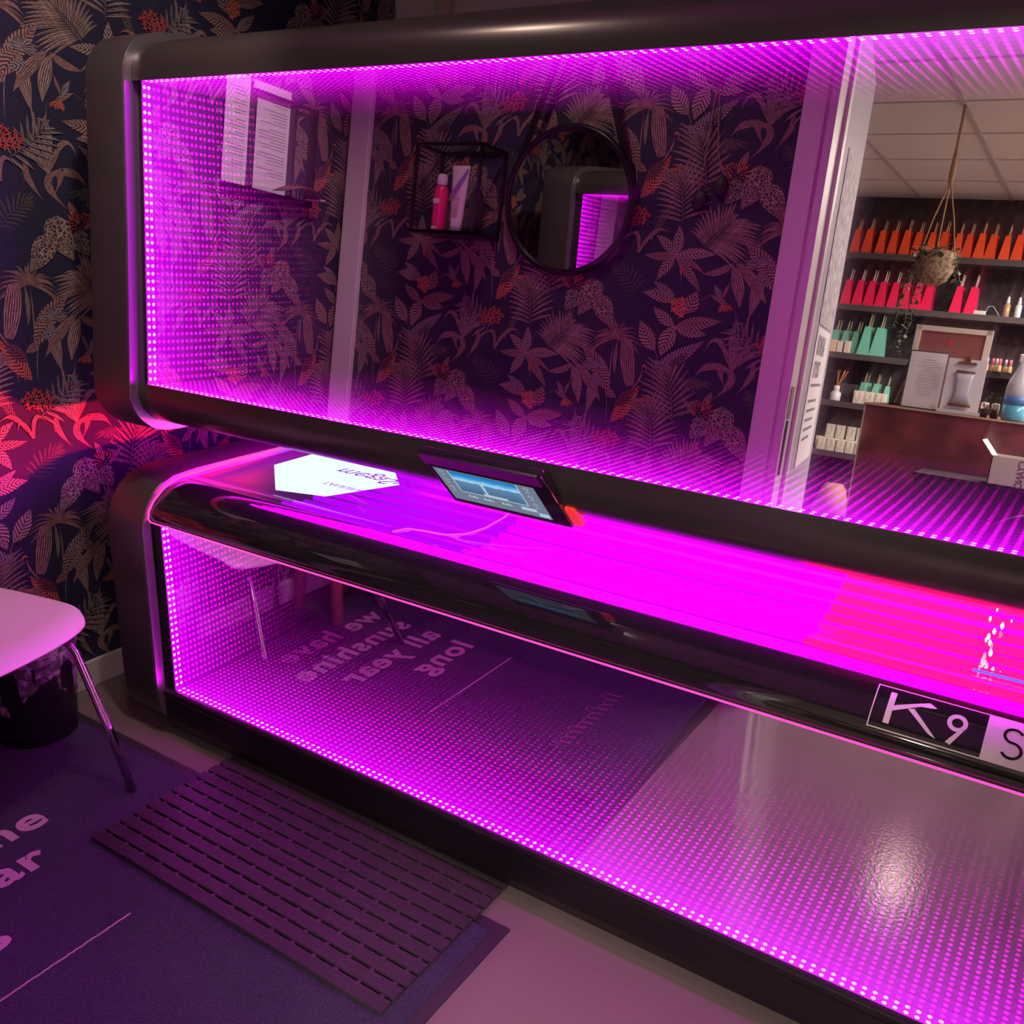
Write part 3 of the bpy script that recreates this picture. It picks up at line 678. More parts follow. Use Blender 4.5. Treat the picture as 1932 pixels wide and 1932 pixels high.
def arcpoly(mb, pts, mi=0, h=.0008):
    # polygon cut in strips so that it follows the curve
    import itertools
    lo = min(p[1] for p in pts); hi = max(p[1] for p in pts); n = 14
    for k_ in range(n):
        a = lo + (hi - lo) * k_ / n; b_ = lo + (hi - lo) * (k_ + 1) / n
        def xs(s_):
            r = []
            for i in range(len(pts)):
                p, q = pts[i], pts[(i + 1) % len(pts)]
                if (p[1] - s_) * (q[1] - s_) <= 0 and p[1] != q[1]: r.append(p[0] + (q[0] - p[0]) * (s_ - p[1]) / (q[1] - p[1]))
            return (min(r), max(r)) if r else None
        A_, B_ = xs(a + 1e-6), xs(b_ - 1e-6)
        if A_ and B_: mb.quad(onarc(A_[0], a, h), onarc(A_[1], a, h), onarc(B_[1], b_, h), onarc(B_[0], b_, h), mi)
st = MB(); XA, XB, XC = -.238, -.0705, .02; th_ = .0018
arcquad(st, XA, XB, S0, S0 + th_); arcquad(st, XA, XB, S1 - th_, S1); arcquad(st, XA, XA + th_, S0, S1)
arcquad(st, XB, XC, S0, S1)
sh_ = lambda u, v: (XA + .022 + u, S0 + .012 + v)
hS = S1 - S0 - .022
arcpoly(st, [sh_(0, 0), sh_(.0095, 0), sh_(.0095, hS), sh_(0, hS)])
arcpoly(st, [sh_(.0095, hS * .42), sh_(.0095, hS * .60), sh_(.060, hS * .98), sh_(.072, hS * .86), sh_(.072, hS * .84), sh_(.048, hS * .78)])
arcpoly(st, [sh_(.030, hS * .62), sh_(.040, hS * .66), sh_(.081, -.002), sh_(.069, .002)])
c9 = (XA + .127, S0 + .046); r9, r8 = .0150, .0082
for k_ in range(24):
    a0, a1 = 2 * math.pi * k_ / 24, 2 * math.pi * (k_ + 1) / 24
    st.quad(*[onarc(c9[0] + r_ * math.cos(a_), c9[1] + r_ * math.sin(a_), .0008) for r_, a_ in ((r8, a0), (r9, a0), (r9, a1), (r8, a1))])
arcpoly(st, [(c9[0] + .0145, c9[1] - .004), (c9[0] + .006, c9[1] - .009), (c9[0] - .011, S0 + .010), (c9[0] - .003, S0 + .008)])
o = part(st, 'badge', [MT['letter']]); o['label'] = 'pale outlined sticker reading K9 and S'
s2 = MB(); cx = -.032; pts = []
for k_ in range(25):
    t_ = k_ / 24; a_ = math.radians(30 + 240 * t_ * 1.0)
    pts.append((cx + .0125 * math.cos(a_), S0 + .0505 + .0115 * math.sin(a_)))
for k_ in range(1, 25):
    t_ = k_ / 24; a_ = math.radians(90 - 240 * t_)
    pts.append((cx + .0005 + .0135 * math.cos(a_), S0 + .0265 + .0125 * math.sin(a_)))
for i in range(len(pts) - 1):
    p, q = Vector(pts[i]), Vector(pts[i + 1]); d_ = (q - p)
    if d_.length < 1e-6: continue
    n_ = Vector((-d_.y, d_.x)).normalized() * .0022; e_ = d_.normalized() * .0006
    s2.quad(*[onarc(v.x, v.y, .0010) for v in (p - n_ - e_, q - n_ + e_, q + n_ + e_, p + n_ - e_)])
s2.build('badge_letter', [MT['gloss']], o)
# control tablet under the canopy lip
T0 = Vector((0, 1.385, .992)); Vd = (Vector((0, 1.513, .858)) - T0).normalized(); Nn = Vector((0, Vd.z, -Vd.y))   # outward normal
if Nn.y > 0: Nn = -Nn
def tb(x, v, h=0): return tuple(Vector((x, 0, 0)) + T0 + Vd * v + Nn * h)
def tbox(mb, x0, x1, v0, v1, h0, h1, mi=0):
    vs = [tb(x, v, h) for h in (h0, h1) for v in (v0, v1) for x in (x0, x1)]
    return mb.add(vs, [(0, 2, 3, 1), (4, 5, 7, 6), (0, 1, 5, 4), (2, 6, 7, 3), (0, 4, 6, 2), (1, 3, 7, 5)], mi)
cp = part(tbox(MB(), -1.109, -.828, 0, .185, -.014, 0), 'control_panel', [MT['gloss']], bevel=.002); cp['label'] = 'black touch screen hanging under the canopy edge'
tbox(MB(), -1.105, -.835, .0, .034, .0005, .006).build('housing', [MT['black']], cp)
scr = tbox(MB(), -1.098, -.866, .054, .168, .0002, .0007).build('screen', [MT['screenw']], cp)
def sky_pic():
    m_ = bpy.data.materials.new('seaside_picture'); m_.use_nodes = True; nt = m_.node_tree; nt.nodes.clear()
    at = nt.nodes.new('ShaderNodeUVMap'); sp_ = nt.nodes.new('ShaderNodeSeparateXYZ'); nt.links.new(at.outputs[0], sp_.inputs[0])
    cr = nt.nodes.new('ShaderNodeValToRGB'); e = cr.color_ramp.elements; e[0].position = 0; e[0].color = (.06, .12, .22, 1); e[1].position = 1; e[1].color = (.01, .13, .42, 1)
    for p_, c_ in ((.56, (.10, .22, .38, 1)), (.60, (.40, .62, .80, 1)), (.8, (.03, .28, .62, 1))): q_ = e.new(p_); q_.color = c_
    nz = nt.nodes.new('ShaderNodeTexNoise'); nz.inputs['Scale'].default_value = 9; nt.links.new(at.outputs[0], nz.inputs[0])
    ad = nt.nodes.new('ShaderNodeMath'); ad.operation = 'MULTIPLY_ADD'; ad.inputs[1].default_value = .14; nt.links.new(nz.outputs[0], ad.inputs[0]); nt.links.new(sp_.outputs[1], ad.inputs[2])
    sb = nt.nodes.new('ShaderNodeMath'); sb.operation = 'SUBTRACT'; sb.inputs[1].default_value = .07; nt.links.new(ad.outputs[0], sb.inputs[0]); nt.links.new(sb.outputs[0], cr.inputs[0])
    em = nt.nodes.new('ShaderNodeEmission'); em.inputs[1].default_value = 1.1; nt.links.new(cr.outputs[0], em.inputs[0])
    o_ = nt.nodes.new('ShaderNodeOutputMaterial'); nt.links.new(em.outputs[0], o_.inputs[0]); return m_
me = bpy.data.meshes.new('picture'); me.from_pydata([tb(-1.062, .128, .0012), tb(-.906, .128, .0012), tb(-.906, .055, .0012), tb(-1.062, .055, .0012)], [], [(0, 1, 2, 3)])
ul = me.uv_layers.new(); ul.data.foreach_set('uv', [0, 0, 1, 0, 1, 1, 0, 1]); o = new_obj('picture', me, [sky_pic()], scr)
ui = MB()
tbox(ui, -1.0635, -.9045, .1275, .1295, .0012, .0016); tbox(ui, -1.0645, -1.0625, .055, .129, .0012, .0016); tbox(ui, -.906, -.904, .055, .129, .0012, .0016)
tbox(ui, -.999, -.993, .085, .123, .0014, .0018); tbox(ui, -1.006, -.950, .120, .126, .0014, .0018); tbox(ui, -.9955, -.9935, .078, .086, .0014, .0018)
tbox(ui, -.927, -.892, .138, .149, .0010, .0014); tbox(ui, -.891, -.868, .150, .163, .0010, .0014)
for x in (-1.052, -1.015, -.972):
    for j in range(4): tbox(ui, x + j * .006, x + j * .006 + .004, .1395 + .003 * (j % 2), .1465, .0010, .0014)
for x, v0 in ((-1.082, .062), (-1.082, .090), (-1.082, .118), (-.885, .062), (-.885, .090), (-.885, .118)):
    for k_ in range(10):
        a0, a1 = 2 * math.pi * k_ / 10, 2 * math.pi * (k_ + 1) / 10
        ui.quad(*[tb(x + r_ * math.cos(a_), v0 + r_ * .8 * math.sin(a_), .0014) for r_, a_ in ((.0042, a0), (.0056, a0), (.0056, a1), (.0042, a1))])
    tbox(ui, x - .004, x + .004, v0 + .011, v0 + .0125, .0012, .0014)
ui.build('screen_icons', [emat('icon_glow', (.50, .66, .80), .85)], scr)
tbox(MB(), -.8275, -.806, .120, .180, -.02, -.004).build('side_tab', [MT['redplastic']], cp, bevel=.003)  # red lamp light on the tab put into its colour and emission

# ------------------------------------------------------------------ floor mat with woven words
def carpet_mat():
    m_ = mat('indigo_carpet', (.022, .012, .050), .95); nt = m_.node_tree; b_ = nt.nodes['Principled BSDF']; b_.inputs['Sheen Weight'].default_value = .08
    tc = nt.nodes.new('ShaderNodeTexCoord'); n = nt.nodes.new('ShaderNodeTexNoise'); n.inputs['Scale'].default_value = 420; n.inputs['Detail'].default_value = 3
    nt.links.new(tc.outputs['Object'], n.inputs[0]); bp = nt.nodes.new('ShaderNodeBump'); bp.inputs['Strength'].default_value = .9; bp.inputs['Distance'].default_value = .004
    nt.links.new(n.outputs[0], bp.inputs['Height']); nt.links.new(bp.outputs[0], b_.inputs['Normal'])
    n2 = nt.nodes.new('ShaderNodeTexNoise'); n2.inputs['Scale'].default_value = 260; nt.links.new(tc.outputs['Object'], n2.inputs[0])
    r_ = nt.nodes.new('ShaderNodeValToRGB'); r_.color_ramp.elements[0].color = (.010, .005, .028, 1); r_.color_ramp.elements[1].color = (.048, .026, .100, 1); r_.color_ramp.elements[0].position = .35; r_.color_ramp.elements[1].position = .7
    nt.links.new(n2.outputs[0], r_.inputs[0]); nt.links.new(r_.outputs[0], b_.inputs['Base Color']); return m_
MX0, MX1, MY0, MY1 = -2.45, -.848, .345, 1.371
fm = empty('floor_mat', ((MX0 + MX1) / 2, (MY0 + MY1) / 2, 0)); tag(fm, 'dark indigo carpet mat with pink woven words and black rubber edge', 'floor mat')
def wpart(mb, name, mats, e, **k):
    mb.v = [(v[0] - e.location.x, v[1] - e.location.y, v[2] - e.location.z) for v in mb.v]
    return mb.build(name, mats, e, **k)
wpart(MB().box(MX0, MX1, MY0, MY1, 0, .0035), 'rubber_border', [MT['rubber']], fm)
wpart(MB().box(MX0 + .03, MX1 - .03, MY0 + .02, MY1 - .03, .002, .0085), 'carpet_pile', [carpet_mat()], fm, bevel=.002)
pinkyarn = mat('pink_yarn', (.62, .42, .52), .95, bump=(600, .8, .003))
def jag(a): return a + rr.uniform(-.0006, .0006)
for body, x in (('we have', -2.075), ('sunshine', -1.945), ('all year', -1.812), ('long', -1.672)):
    vs, fs = text_geo(body, .122, bold=.0035, space=1.1); wd = max(v[0] for v in vs); tgt = {'we have': .47, 'sunshine': .525, 'all year': .450, 'long': .262}[body]
    o = wpart(MB().add([(jag(x - v[1]), jag(.505 + v[0] * tgt / wd), .0092) for v in vs], fs), 'woven_words', [pinkyarn], fm)
ln = MB(); pts = [(-1.5225 + rr.uniform(-.0012, .0012), .506 + i * (.946 - .506) / 60, .0092) for i in range(61)]
for i in range(60): p, q = pts[i], pts[i + 1]; ln.quad((p[0] - .0022, p[1], .0092), (p[0] + .0022, p[1], .0092), (q[0] + .0022, q[1], .0092), (q[0] - .0022, q[1], .0092))
wpart(ln, 'woven_line', [pinkyarn], fm)
sg = MB(); pts = []
for i in range(420):
    t_ = i / 419; k_ = t_ * 11; tall = 2.6 if k_ < 1.1 or 3.9 < k_ < 4.7 else (1.8 if 7.8 < k_ < 8.6 else 1.0); low = 1.9 if 5.6 < k_ < 6.4 else 1.0
    c_ = math.cos(2 * math.pi * k_); pts.append((-1.118 - .016 * c_ * (tall if c_ > 0 else low), .512 + .355 * t_ + .011 * math.sin(2 * math.pi * k_) + .006 * c_))
for i in range(len(pts) - 1):
    p, q = Vector(pts[i]), Vector(pts[i + 1]); d_ = (q - p).normalized(); n_ = Vector((-d_.y, d_.x)) * .0011
    sg.quad(*[(v.x, v.y, .0092 + .000001 * i) for v in (p - n_, q - n_, q + n_, p + n_)])
wpart(sg, 'woven_signature', [mat('dull_pink_yarn', (.34, .10, .20), .95)], fm)

# rubber slat mat by the bed
gm = empty('slat_mat', (-1.36, 1.30, .009), 0); tag(gm, 'dark ribbed rubber slat mat lying on the carpet mat before the bed', 'slat mat')
sx0, sx1 = -1.80, -.92; y = 1.043; k_ = 0
for k_ in range(14):
    y0 = 1.043 + k_ * .0375; m = MB(); m.box(sx0, sx1, y0, y0 + .0295, .010, .018)
    for j in range(7): m.box(sx0, sx1, y0 + .0016 + j * .0040, y0 + .0036 + j * .0040, .018, .0192)
    wpart(m, 'slat', [MT['slat']], gm)
m = MB()
for i in range(15):
    x = sx0 + .025 + i * (sx1 - sx0 - .05) / 14; m.box(x - .005, x + .005, 1.047, 1.555, .0085, .0155)
wpart(m, 'connectors', [MT['slat']], gm)

# ------------------------------------------------------------------ white chair on chrome legs
ch = empty('chair', (-2.2, .95, 0)); tag(ch, 'white moulded chair on chrome legs standing on the carpet mat', 'chair')
def seat_mesh():
    nx, ny = 14, 14; top = []; 
    for i in range(nx + 1):
        for j in range(ny + 1):
            a = i / nx * 2 - 1; b_ = j / ny * 2 - 1
            # superellipse mapping for rounded corners
            px = a * math.sqrt(max(0, 1 - .22 * b_ ** 4)); py = b_ * math.sqrt(max(0, 1 - .22 * a ** 4))
            x = px * .235; y_ = py * .252
            z = .457 - .018 * (1 - a * a) * (1 - b_ * b_) - (.030 * max(0, a - .72) / .28 * ((max(0, a - .72) / .28)) if a > .72 else 0) + .006 * b_ * b_
            top.append((x, y_, z))
    W = ny + 1; f = [(i * W + j, (i + 1) * W + j, (i + 1) * W + j + 1, i * W + j + 1) for i in range(nx) for j in range(ny)]
    m_ = MB().add(top, f, 0, True); return m_
sm = seat_mesh(); cr, sr = math.cos(math.radians(11)), math.sin(math.radians(11))
sm.v = [(v[0] * cr - v[1] * sr + .026, v[0] * sr + v[1] * cr + .020, v[2]) for v in sm.v]
seat = sm.build('seat', [MT['shell']], ch); so = seat.modifiers.new('solid', 'SOLIDIFY'); so.thickness = .011; so.offset = -1; sb_ = seat.modifiers.new('sub', 'SUBSURF'); sb_.levels = 1; sb_.render_levels = 2
bk = MB(); n = 12
vs = [(-.235 - .07 * (i / n) ** .8 - .03 * (1 - (j / 8 * 2 - 1) ** 2), (j / 8 * 2 - 1) * (.19 - .03 * i / n) - .06, .47 + .36 * i / n) for i in range(n + 1) for j in range(9)]
bk.add(vs, [(i * 9 + j, (i + 1) * 9 + j, (i + 1) * 9 + j + 1, i * 9 + j + 1) for i in range(n) for j in range(8)], 0, True)
bo = bk.build('backrest', [MT['shell']], ch); so = bo.modifiers.new('solid', 'SOLIDIFY'); so.thickness = .011
def W2(p): return (p[0] + 2.2, p[1] - .95, p[2])
for ps in (((-2.12, 1.12, .418), (-2.045, 1.160, .412), (-2.018, 1.172, .400), (-2.000, 1.178, .378), (-1.940, 1.200, .19), (-1.888, 1.217, .010)),
           ((-2.12, .80, .418), (-2.04, .765, .412), (-2.00, .745, .380), (-1.88, .64, .010)),
           ((-2.30, 1.10, .425), (-2.36, 1.12, .40), (-2.42, 1.16, .010)), ((-2.30, .82, .425), (-2.36, .75, .40), (-2.42, .70, .010))):
    MB().tube([W2(p) for p in ps], .0105, 12).build('leg', [MT['chrome']], ch)
MB().tube([W2(p) for p in ((-2.12, 1.12, .420), (-2.12, .80, .420), (-2.30, .82, .425), (-2.30, 1.10, .425))], .009, 8, closed=True).build('seat_frame', [MT['chrome']], ch)

# wooden stool next to it
sl = empty('stool', (-2.268, .54, 0)); tag(sl, 'round stool on four thick reddish wooden legs beside the white chair', 'stool')
for (x, y_) in ((-2.386, .626), (-2.167, .650), (-2.149, .434), (-2.36, .42)):
    dx, dy = x + 2.268, y_ - .54
    MB().tube([(dx, dy, .0085), (dx * .72, dy * .72, .40)], [.021, .027], 14).build('leg', [MT['wood']], sl)
MB().lathe([(.08, .395), (.12, .40), (.130, .42), (.130, .455), (.11, .472), (.02, .476)], (0, 0, 0), 28).build('seat', [mat('dark_cushion', (.03, .02, .03), .8)], sl)

def liner_mat():
    m_ = bpy.data.materials.new('bin_liner'); m_.use_nodes = True; nt = m_.node_tree; b_ = nt.nodes['Principled BSDF']
    b_.inputs['Base Color'].default_value = (.75, .70, .74, 1); b_.inputs['Roughness'].default_value = .22
    tc = nt.nodes.new('ShaderNodeTexCoord'); n = nt.nodes.new('ShaderNodeTexNoise'); n.inputs['Scale'].default_value = 26; n.inputs['Detail'].default_value = 5; n.inputs['Distortion'].default_value = 1.5
    nt.links.new(tc.outputs['Object'], n.inputs[0]); bp = nt.nodes.new('ShaderNodeBump'); bp.inputs['Distance'].default_value = .012; nt.links.new(n.outputs[0], bp.inputs['Height']); nt.links.new(bp.outputs[0], b_.inputs['Normal'])
    r_ = nt.nodes.new('ShaderNodeMapRange'); r_.inputs['From Min'].default_value = .42; r_.inputs['From Max'].default_value = .66; r_.inputs['To Min'].default_value = .10; r_.inputs['To Max'].default_value = .62
    nt.links.new(n.outputs[0], r_.inputs[0]); nt.links.new(r_.outputs[0], b_.inputs['Alpha']); return m_
# waste bin with clear liner
bn = empty('waste_bin', (-2.345, 1.245, .009)); tag(bn, 'black waste bin with a clear plastic liner under the white chair', 'waste bin')
MB().lathe([(.098, 0), (.104, .01), (.118, .26), (.121, .265), (.116, .262), (.10, .02), (.05, .015)], seg=32).build('bucket', [MT['bin']], bn)
lv = MB(); seg = 44; rings = ((.109, .10), (.114, .20), (.122, .235), (.127, .262), (.126, .285), (.118, .300), (.098, .31)); vs = []
for ri, (r_, z_) in enumerate(rings):
    for k_ in range(seg):
        a_ = 2 * math.pi * k_ / seg; dz_ = (.5 + .5 * math.sin(a_ * 3 + 2)) * .07 if ri == 0 else (.03 * math.sin(a_ * 5) if ri == 1 else 0)
        rj = r_ + .004 * math.sin(a_ * 9 + ri) + rr.uniform(-.003, .003) + (.012 * max(0, math.sin(a_ * 2 + 1)) if ri > 4 else 0)
        vs.append((rj * math.cos(a_), rj * math.sin(a_), z_ + dz_ + rr.uniform(-.004, .004) + (.03 * max(0, math.sin(a_ * 2.5)) if ri > 4 else 0)))
lv.add(vs, [(i * seg + k_, i * seg + (k_ + 1) % seg, (i + 1) * seg + (k_ + 1) % seg, (i + 1) * seg + k_) for i in range(len(rings) - 1) for k_ in range(seg)], 0, True)
lv.build('liner', [liner_mat()], bn)

# ------------------------------------------------------------------ things on the doorway wall
def cube_frame(mb, x0, x1, y0, y1, z0, z1, t=.008):
    for x in (x0, x1):
        for z in (z0, z1): mb.box(x - t / 2, x + t / 2, y0, y1, z - t / 2, z + t / 2)
        for y_ in (y0 + t / 2, y1 - t / 2): mb.box(x - t / 2, x + t / 2, y_ - t / 2, y_ + t / 2, z0, z1)
    for y_ in (y0 + t / 2, y1 - t / 2):
        for z in (z0, z1): mb.box(x0, x1, y_ - t / 2, y_ + t / 2, z - t / 2, z + t / 2)
    return mb
cs_ = empty('wall_shelf', (-1.91, YW + .001, 1.515)); tag(cs_, 'black cube shelf on the wallpaper left of the round mirror', 'wall shelf')
cube_frame(MB(), -.126, .126, 0, .146, 0, .268, .010).build('frame', [MT['black']], cs_); MB().box(-.126, .126, 0, .146, -.006, .004).build('shelf_board', [MT['black']], cs_)
SZ = 1.520
pb = empty('spray_bottle', (-1.953, .43, SZ)); tag(pb, 'hot pink spray bottle with pale cap on the black cube shelf', 'bottle')
MB().lathe([(.021, 0), (.0225, .004), (.0225, .128), (.017, .140), (.014, .143)], seg=20).build('body', [MT['pinkbottle']], pb); MB().lathe([(.016, .143), (.017, .146), (.017, .170), (.012, .178)], seg=20).build('cap', [MT['tubew']], pb)
lb = MB().box(-.012, .012, .0215, .0232, .085, .100); lb.box(-.010, .010, .0215, .0232, .006, .014); lb.build('label', [MT['paper']], pb)
tw = empty('lotion_tube', (-1.882, .43, SZ)); tag(tw, 'white lotion tube with purple band standing on the black cube shelf', 'lotion tube')
m = MB(); seg = 20; prof = ((.0, .019, .017), (.02, .020, .018), (.028, .021, .018), (.19, .033, .004), (.205, .034, .0015)); vs = [(a * math.cos(2 * math.pi * k_ / seg), c_ * math.sin(2 * math.pi * k_ / seg), z_) for z_, a, c_ in prof for k_ in range(seg)]
m.add(vs, [(i * seg + k_, i * seg + (k_ + 1) % seg, (i + 1) * seg + (k_ + 1) % seg, (i + 1) * seg + k_) for i in range(4) for k_ in range(seg)] + [tuple(range(seg))[::-1], tuple(4 * seg + k_ for k_ in range(seg))], 0, True)
m.build('body', [MT['tubew']], tw)
MB().quad((-.024, .0165, .115), (-.010, .0165, .100), (.033, .0065, .185), (.031, .0055, .199)).build('band', [MT['purple']], tw)
pr = MB(); put_text(pr, 'APR', .026, lambda a, b_: (.018 - a, .0170, .095 + b_))
for i in range(7): pr.box(-.014, .013, .0172, .0176, .045 + i * .006, .047 + i * .006)
pr.build('print', [mat('gold_print', (.45, .28, .22), .5)], tw)
gb = empty('green_bottle', (-1.833, .40, SZ)); tag(gb, 'dark green bottle with teal cap behind the white lotion tube', 'bottle')
MB().lathe([(.022, 0), (.023, .004), (.023, .12), (.011, .140), (.010, .142)], seg=20).build('body', [MT['green']], gb); MB().lathe([(.013, .142), (.013, .166), (.010, .168)], seg=16).build('cap', [mat('teal_cap', (.05, .16, .16), .4)], gb)
# paper rack on the left wall
rk = empty('paper_rack', (XL + .001, .70, 1.57)); tag(rk, 'black metal wall rack on the left wall holding price sheets', 'paper rack')
m = MB()
for y_, t_ in ((.079 + .01, .010), (-.083, .012), (-.182, .008)): m.box(.0, .034, y_ - t_ / 2, y_ + t_ / 2, 0, .31)
m.box(.0, .034, -.186, .188, -.006, .012); m.box(.024, .034, -.186, .095, .300, .310)
m.build('frame', [MT['black']], rk)
for y0, y1, lbl, nm in ((.795, .89, 'narrow blank white price sheet at the left of the wall rack', 1), (.622, .782, 'white sheet with lines of small print in the wall rack', 2)):
    sh = empty('price_sheet', (XL + .012, (y0 + y1) / 2, 1.585)); tag(sh, lbl, 'paper sheet')
    MB().box(0, .0015, (y0 - y1) / 2, (y1 - y0) / 2, 0, .325).build('sheet', [MT['paper']], sh)
    pm = MB(); wdt = y1 - y0
    for i in range(26):
        if i in (3, 9, 17, 22): continue
        L_ = wdt * rr.uniform(.35, .8); pm.box(.0016, .0019, -wdt / 2 + .012, -wdt / 2 + .012 + min(L_, wdt - .02), .285 - i * .0095, .287 - i * .0095)
    pm.build('print', [MT['ink']], sh)
lf = empty('leaflet', (XL + .05, .60, 1.585)); tag(lf, 'curled leaflet with brown back lying on the wall rack', 'leaflet')
m = MB(); vs = []
for i in range(9):
    for j in range(2): a_ = i / 8; vs.append((.03 * math.sin(a_ * 3) - .02 + j * .06, -.07 + a_ * .17, .004 + .035 * math.sin(a_ * math.pi) * (1 - .3 * j)))
m.add(vs, [(i * 2, i * 2 + 1, i * 2 + 3, i * 2 + 2) for i in range(8)], 0, True); o = m.build('sheet', [mat('brown_leaflet', (.16, .06, .05), .5)], lf); s_ = o.modifiers.new('s', 'SOLIDIFY'); s_.thickness = .001
MB().box(-.028, .045, -.085, -.065, .002, .006).build('page_edge', [MT['cream']], lf)
# round mirror hung on a strap
rm = empty('round_mirror', (-1.522, YW + .018, 1.640)); rm.rotation_euler = (math.radians(-4), 0, math.radians(-2)); tag(rm, 'round wall mirror in a thin black frame hanging on a strap', 'mirror')
RM = .212
m = MB(); ring = [(RM * math.cos(2 * math.pi * k_ / 64), .018, RM * math.sin(2 * math.pi * k_ / 64)) for k_ in range(64)]
m.tube(ring, .011, 10, closed=True); m.build('frame', [MT['black']], rm)
MB().add([(RM * math.cos(2 * math.pi * k_ / 64), .020, RM * math.sin(2 * math.pi * k_ / 64)) for k_ in range(64)], [tuple(range(64))]).build('mirror_glass', [MT['mirror']], rm)
MB().box(-.205, .205, 0, .012, -.02, .02).build('backing', [MT['black']], rm)
for s_ in (-1, 1):
    a = Vector((s_ * .20, .014, .06)); b_ = Vector((s_ * .01, .014, .60)); d_ = (b_ - a).normalized(); n_ = Vector((d_.z, 0, -d_.x)) * .011
    MB().add([tuple(a - n_), tuple(a + n_), tuple(b_ + n_), tuple(b_ - n_), tuple(a - n_ + Vector((0, .003, 0))), tuple(a + n_ + Vector((0, .003, 0))), tuple(b_ + n_ + Vector((0, .003, 0))), tuple(b_ - n_ + Vector((0, .003, 0)))], [(0, 1, 2, 3), (4, 7, 6, 5), (0, 4, 5, 1), (1, 5, 6, 2), (2, 6, 7, 3), (3, 7, 4, 0)]).build('strap', [MT['black']], rm)
# goggles hanging from a cord
gg = empty('goggles', (-1.07, YW + .002, 1.62)); tag(gg, 'pair of small black goggles hanging on a thin cord on the wallpaper', 'goggles')
for (x, z, rz) in ((-.022, .075, .1), (.036, .035, .5)):
    x = -x
    m = MB().lathe([(.004, 0), (.026, .002), (.03, .008), (.024, .016), (.004, .019)], (0, 0, 0), 18, 0, .72, 1); o = m.build('eye_cup', [MT['mattblack']], gg); o.rotation_euler = (-math.pi / 2, rz, 0); o.location = (x, .0, z)
MB().tube([(.05, .012, .08), (.0, .010, .16), (-.02, .008, .30), (-.03, .006, .40)], .0014, 6).tube([(-.04, .012, .04), (-.035, .010, .16), (-.035, .008, .28), (-.03, .006, .40)], .0014, 6).build('cord', [MT['jute']], gg)
hk = MB().lathe([(.004, 0), (.018, .02), (.030, .06), (.026, .11), (.006, .13)], (0, 0, 0), 14, 0, 1, .3).build('hook_plate', [MT['mattblack']], gg); hk.location = (-.035, .010, .34)

ORD = ['leftmost', 'second', 'third', 'fourth', 'fifth', 'sixth', 'seventh', 'eighth', 'ninth', 'tenth', 'eleventh', 'twelfth', 'thirteenth', 'fourteenth', 'fifteenth']
def nth(i): return 'leftmost' if i == 0 else ORD[i] + ' from the left'
# ------------------------------------------------------------------ reception, seen through the doorway in the mirror glass
def board(name, x0, x1, z, lbl, th__=.04, y0=RYB + .001, y1=-3.84, mt='shelf'):
    o = MB().box(x0, x1, y0, y1, z - th__, z).build(name, [MT[mt]], None, bevel=.002); tag(o, lbl, 'shelf', 'wall shelves of the reception'); return o
Z1, Z2, Z3, Z4, Z5, ZP = 2.045, 1.698, 1.370, 1.038, .688, 1.372
board('shelf', -2.3, 1.2, Z1, 'long grey shelf carrying the orange paper bags'); board('shelf', -2.3, 1.2, Z2, 'long grey shelf carrying the hot pink paper bags')
board('shelf', -2.3, -1.22, Z3, 'short grey shelf carrying tall mint paper bags'); board('shelf', -2.3, -1.22, Z4, 'short grey shelf carrying the reed diffuser'); board('shelf', -2.3, -1.22, Z5, 'lowest grey shelf carrying two rows of white bags')
board('shelf', -1.0, 1.2, ZP - .02, 'dark shelf carrying nail polish bottles', mt='dark')

def paper_bag(name, m1, m2, mr, w_=.066, h_=.155, dpt=.11, lbl='', group=None, handle=.07):
    e = empty(name); m_ = MB(); t_ = w_ * .30
    vs = [(-w_ / 2, -dpt / 2, 0), (w_ / 2, -dpt / 2, 0), (w_ / 2, dpt / 2, 0), (-w_ / 2, dpt / 2, 0), (-t_ * .5, -dpt / 2, h_), (w_ * .32, -dpt / 2, h_), (w_ * .32, dpt / 2, h_), (-t_ * .5, dpt / 2, h_), (w_ * .1, dpt / 2 - .018, h_ * .9)]
    m_.add(vs[:8], [(0, 3, 2, 1), (4, 5, 6, 7), (3, 7, 6, 2), (0, 1, 5, 4), (0, 4, 7, 3)], 0); m_.add(vs[:8], [(1, 2, 6, 5)], 1)  # right face takes the darker paper copy, its shade put into the colour
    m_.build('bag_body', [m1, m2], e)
    for y_ in (-dpt * .18, dpt * .30):
        MB().tube([(-.002 + w_ * .08, y_ - .02, h_ - .01), (w_ * .14, y_ - .012, h_ + handle * .7), (w_ * .2, y_, h_ + handle), (w_ * .22, y_ + .012, h_ + handle * .7), (w_ * .12, y_ + .02, h_ - .01)], .0026, 5).build('handle', [mr], e)
    return e
proto = {c: paper_bag('paper_bag', MT[c], MT[c + '_d'], MT['ropew' if c == 'pink' else 'rope']) for c in ('orange', 'pink', 'teal')}
used = {c: False for c in proto}
def place_bag(c, x, y_, z, lbl, group, s_=1.0, rz=0.0):
    if not used[c]: o = proto[c]; used[c] = True
    else: o = copy_tree(proto[c])
    o.location = (x, y_, z); o.scale = (s_, s_, s_); o.rotation_euler = (0, 0, rz); tag(o, lbl, 'paper bag', group)
xs = [-1.70, -1.622, -1.536, -1.458, -1.380, -1.305, -1.222, -1.146, -1.062, -.996, -.928, -.858, -.780, -.705, -.63]
for i, x in enumerate(xs): place_bag('orange', x, -3.91, Z1, 'orange paper bag with rope handles on the top shelf, ' + nth(i), 'orange paper bags on the top shelf', .98 + .03 * math.sin(i * 2), .05 * math.sin(i * 3))
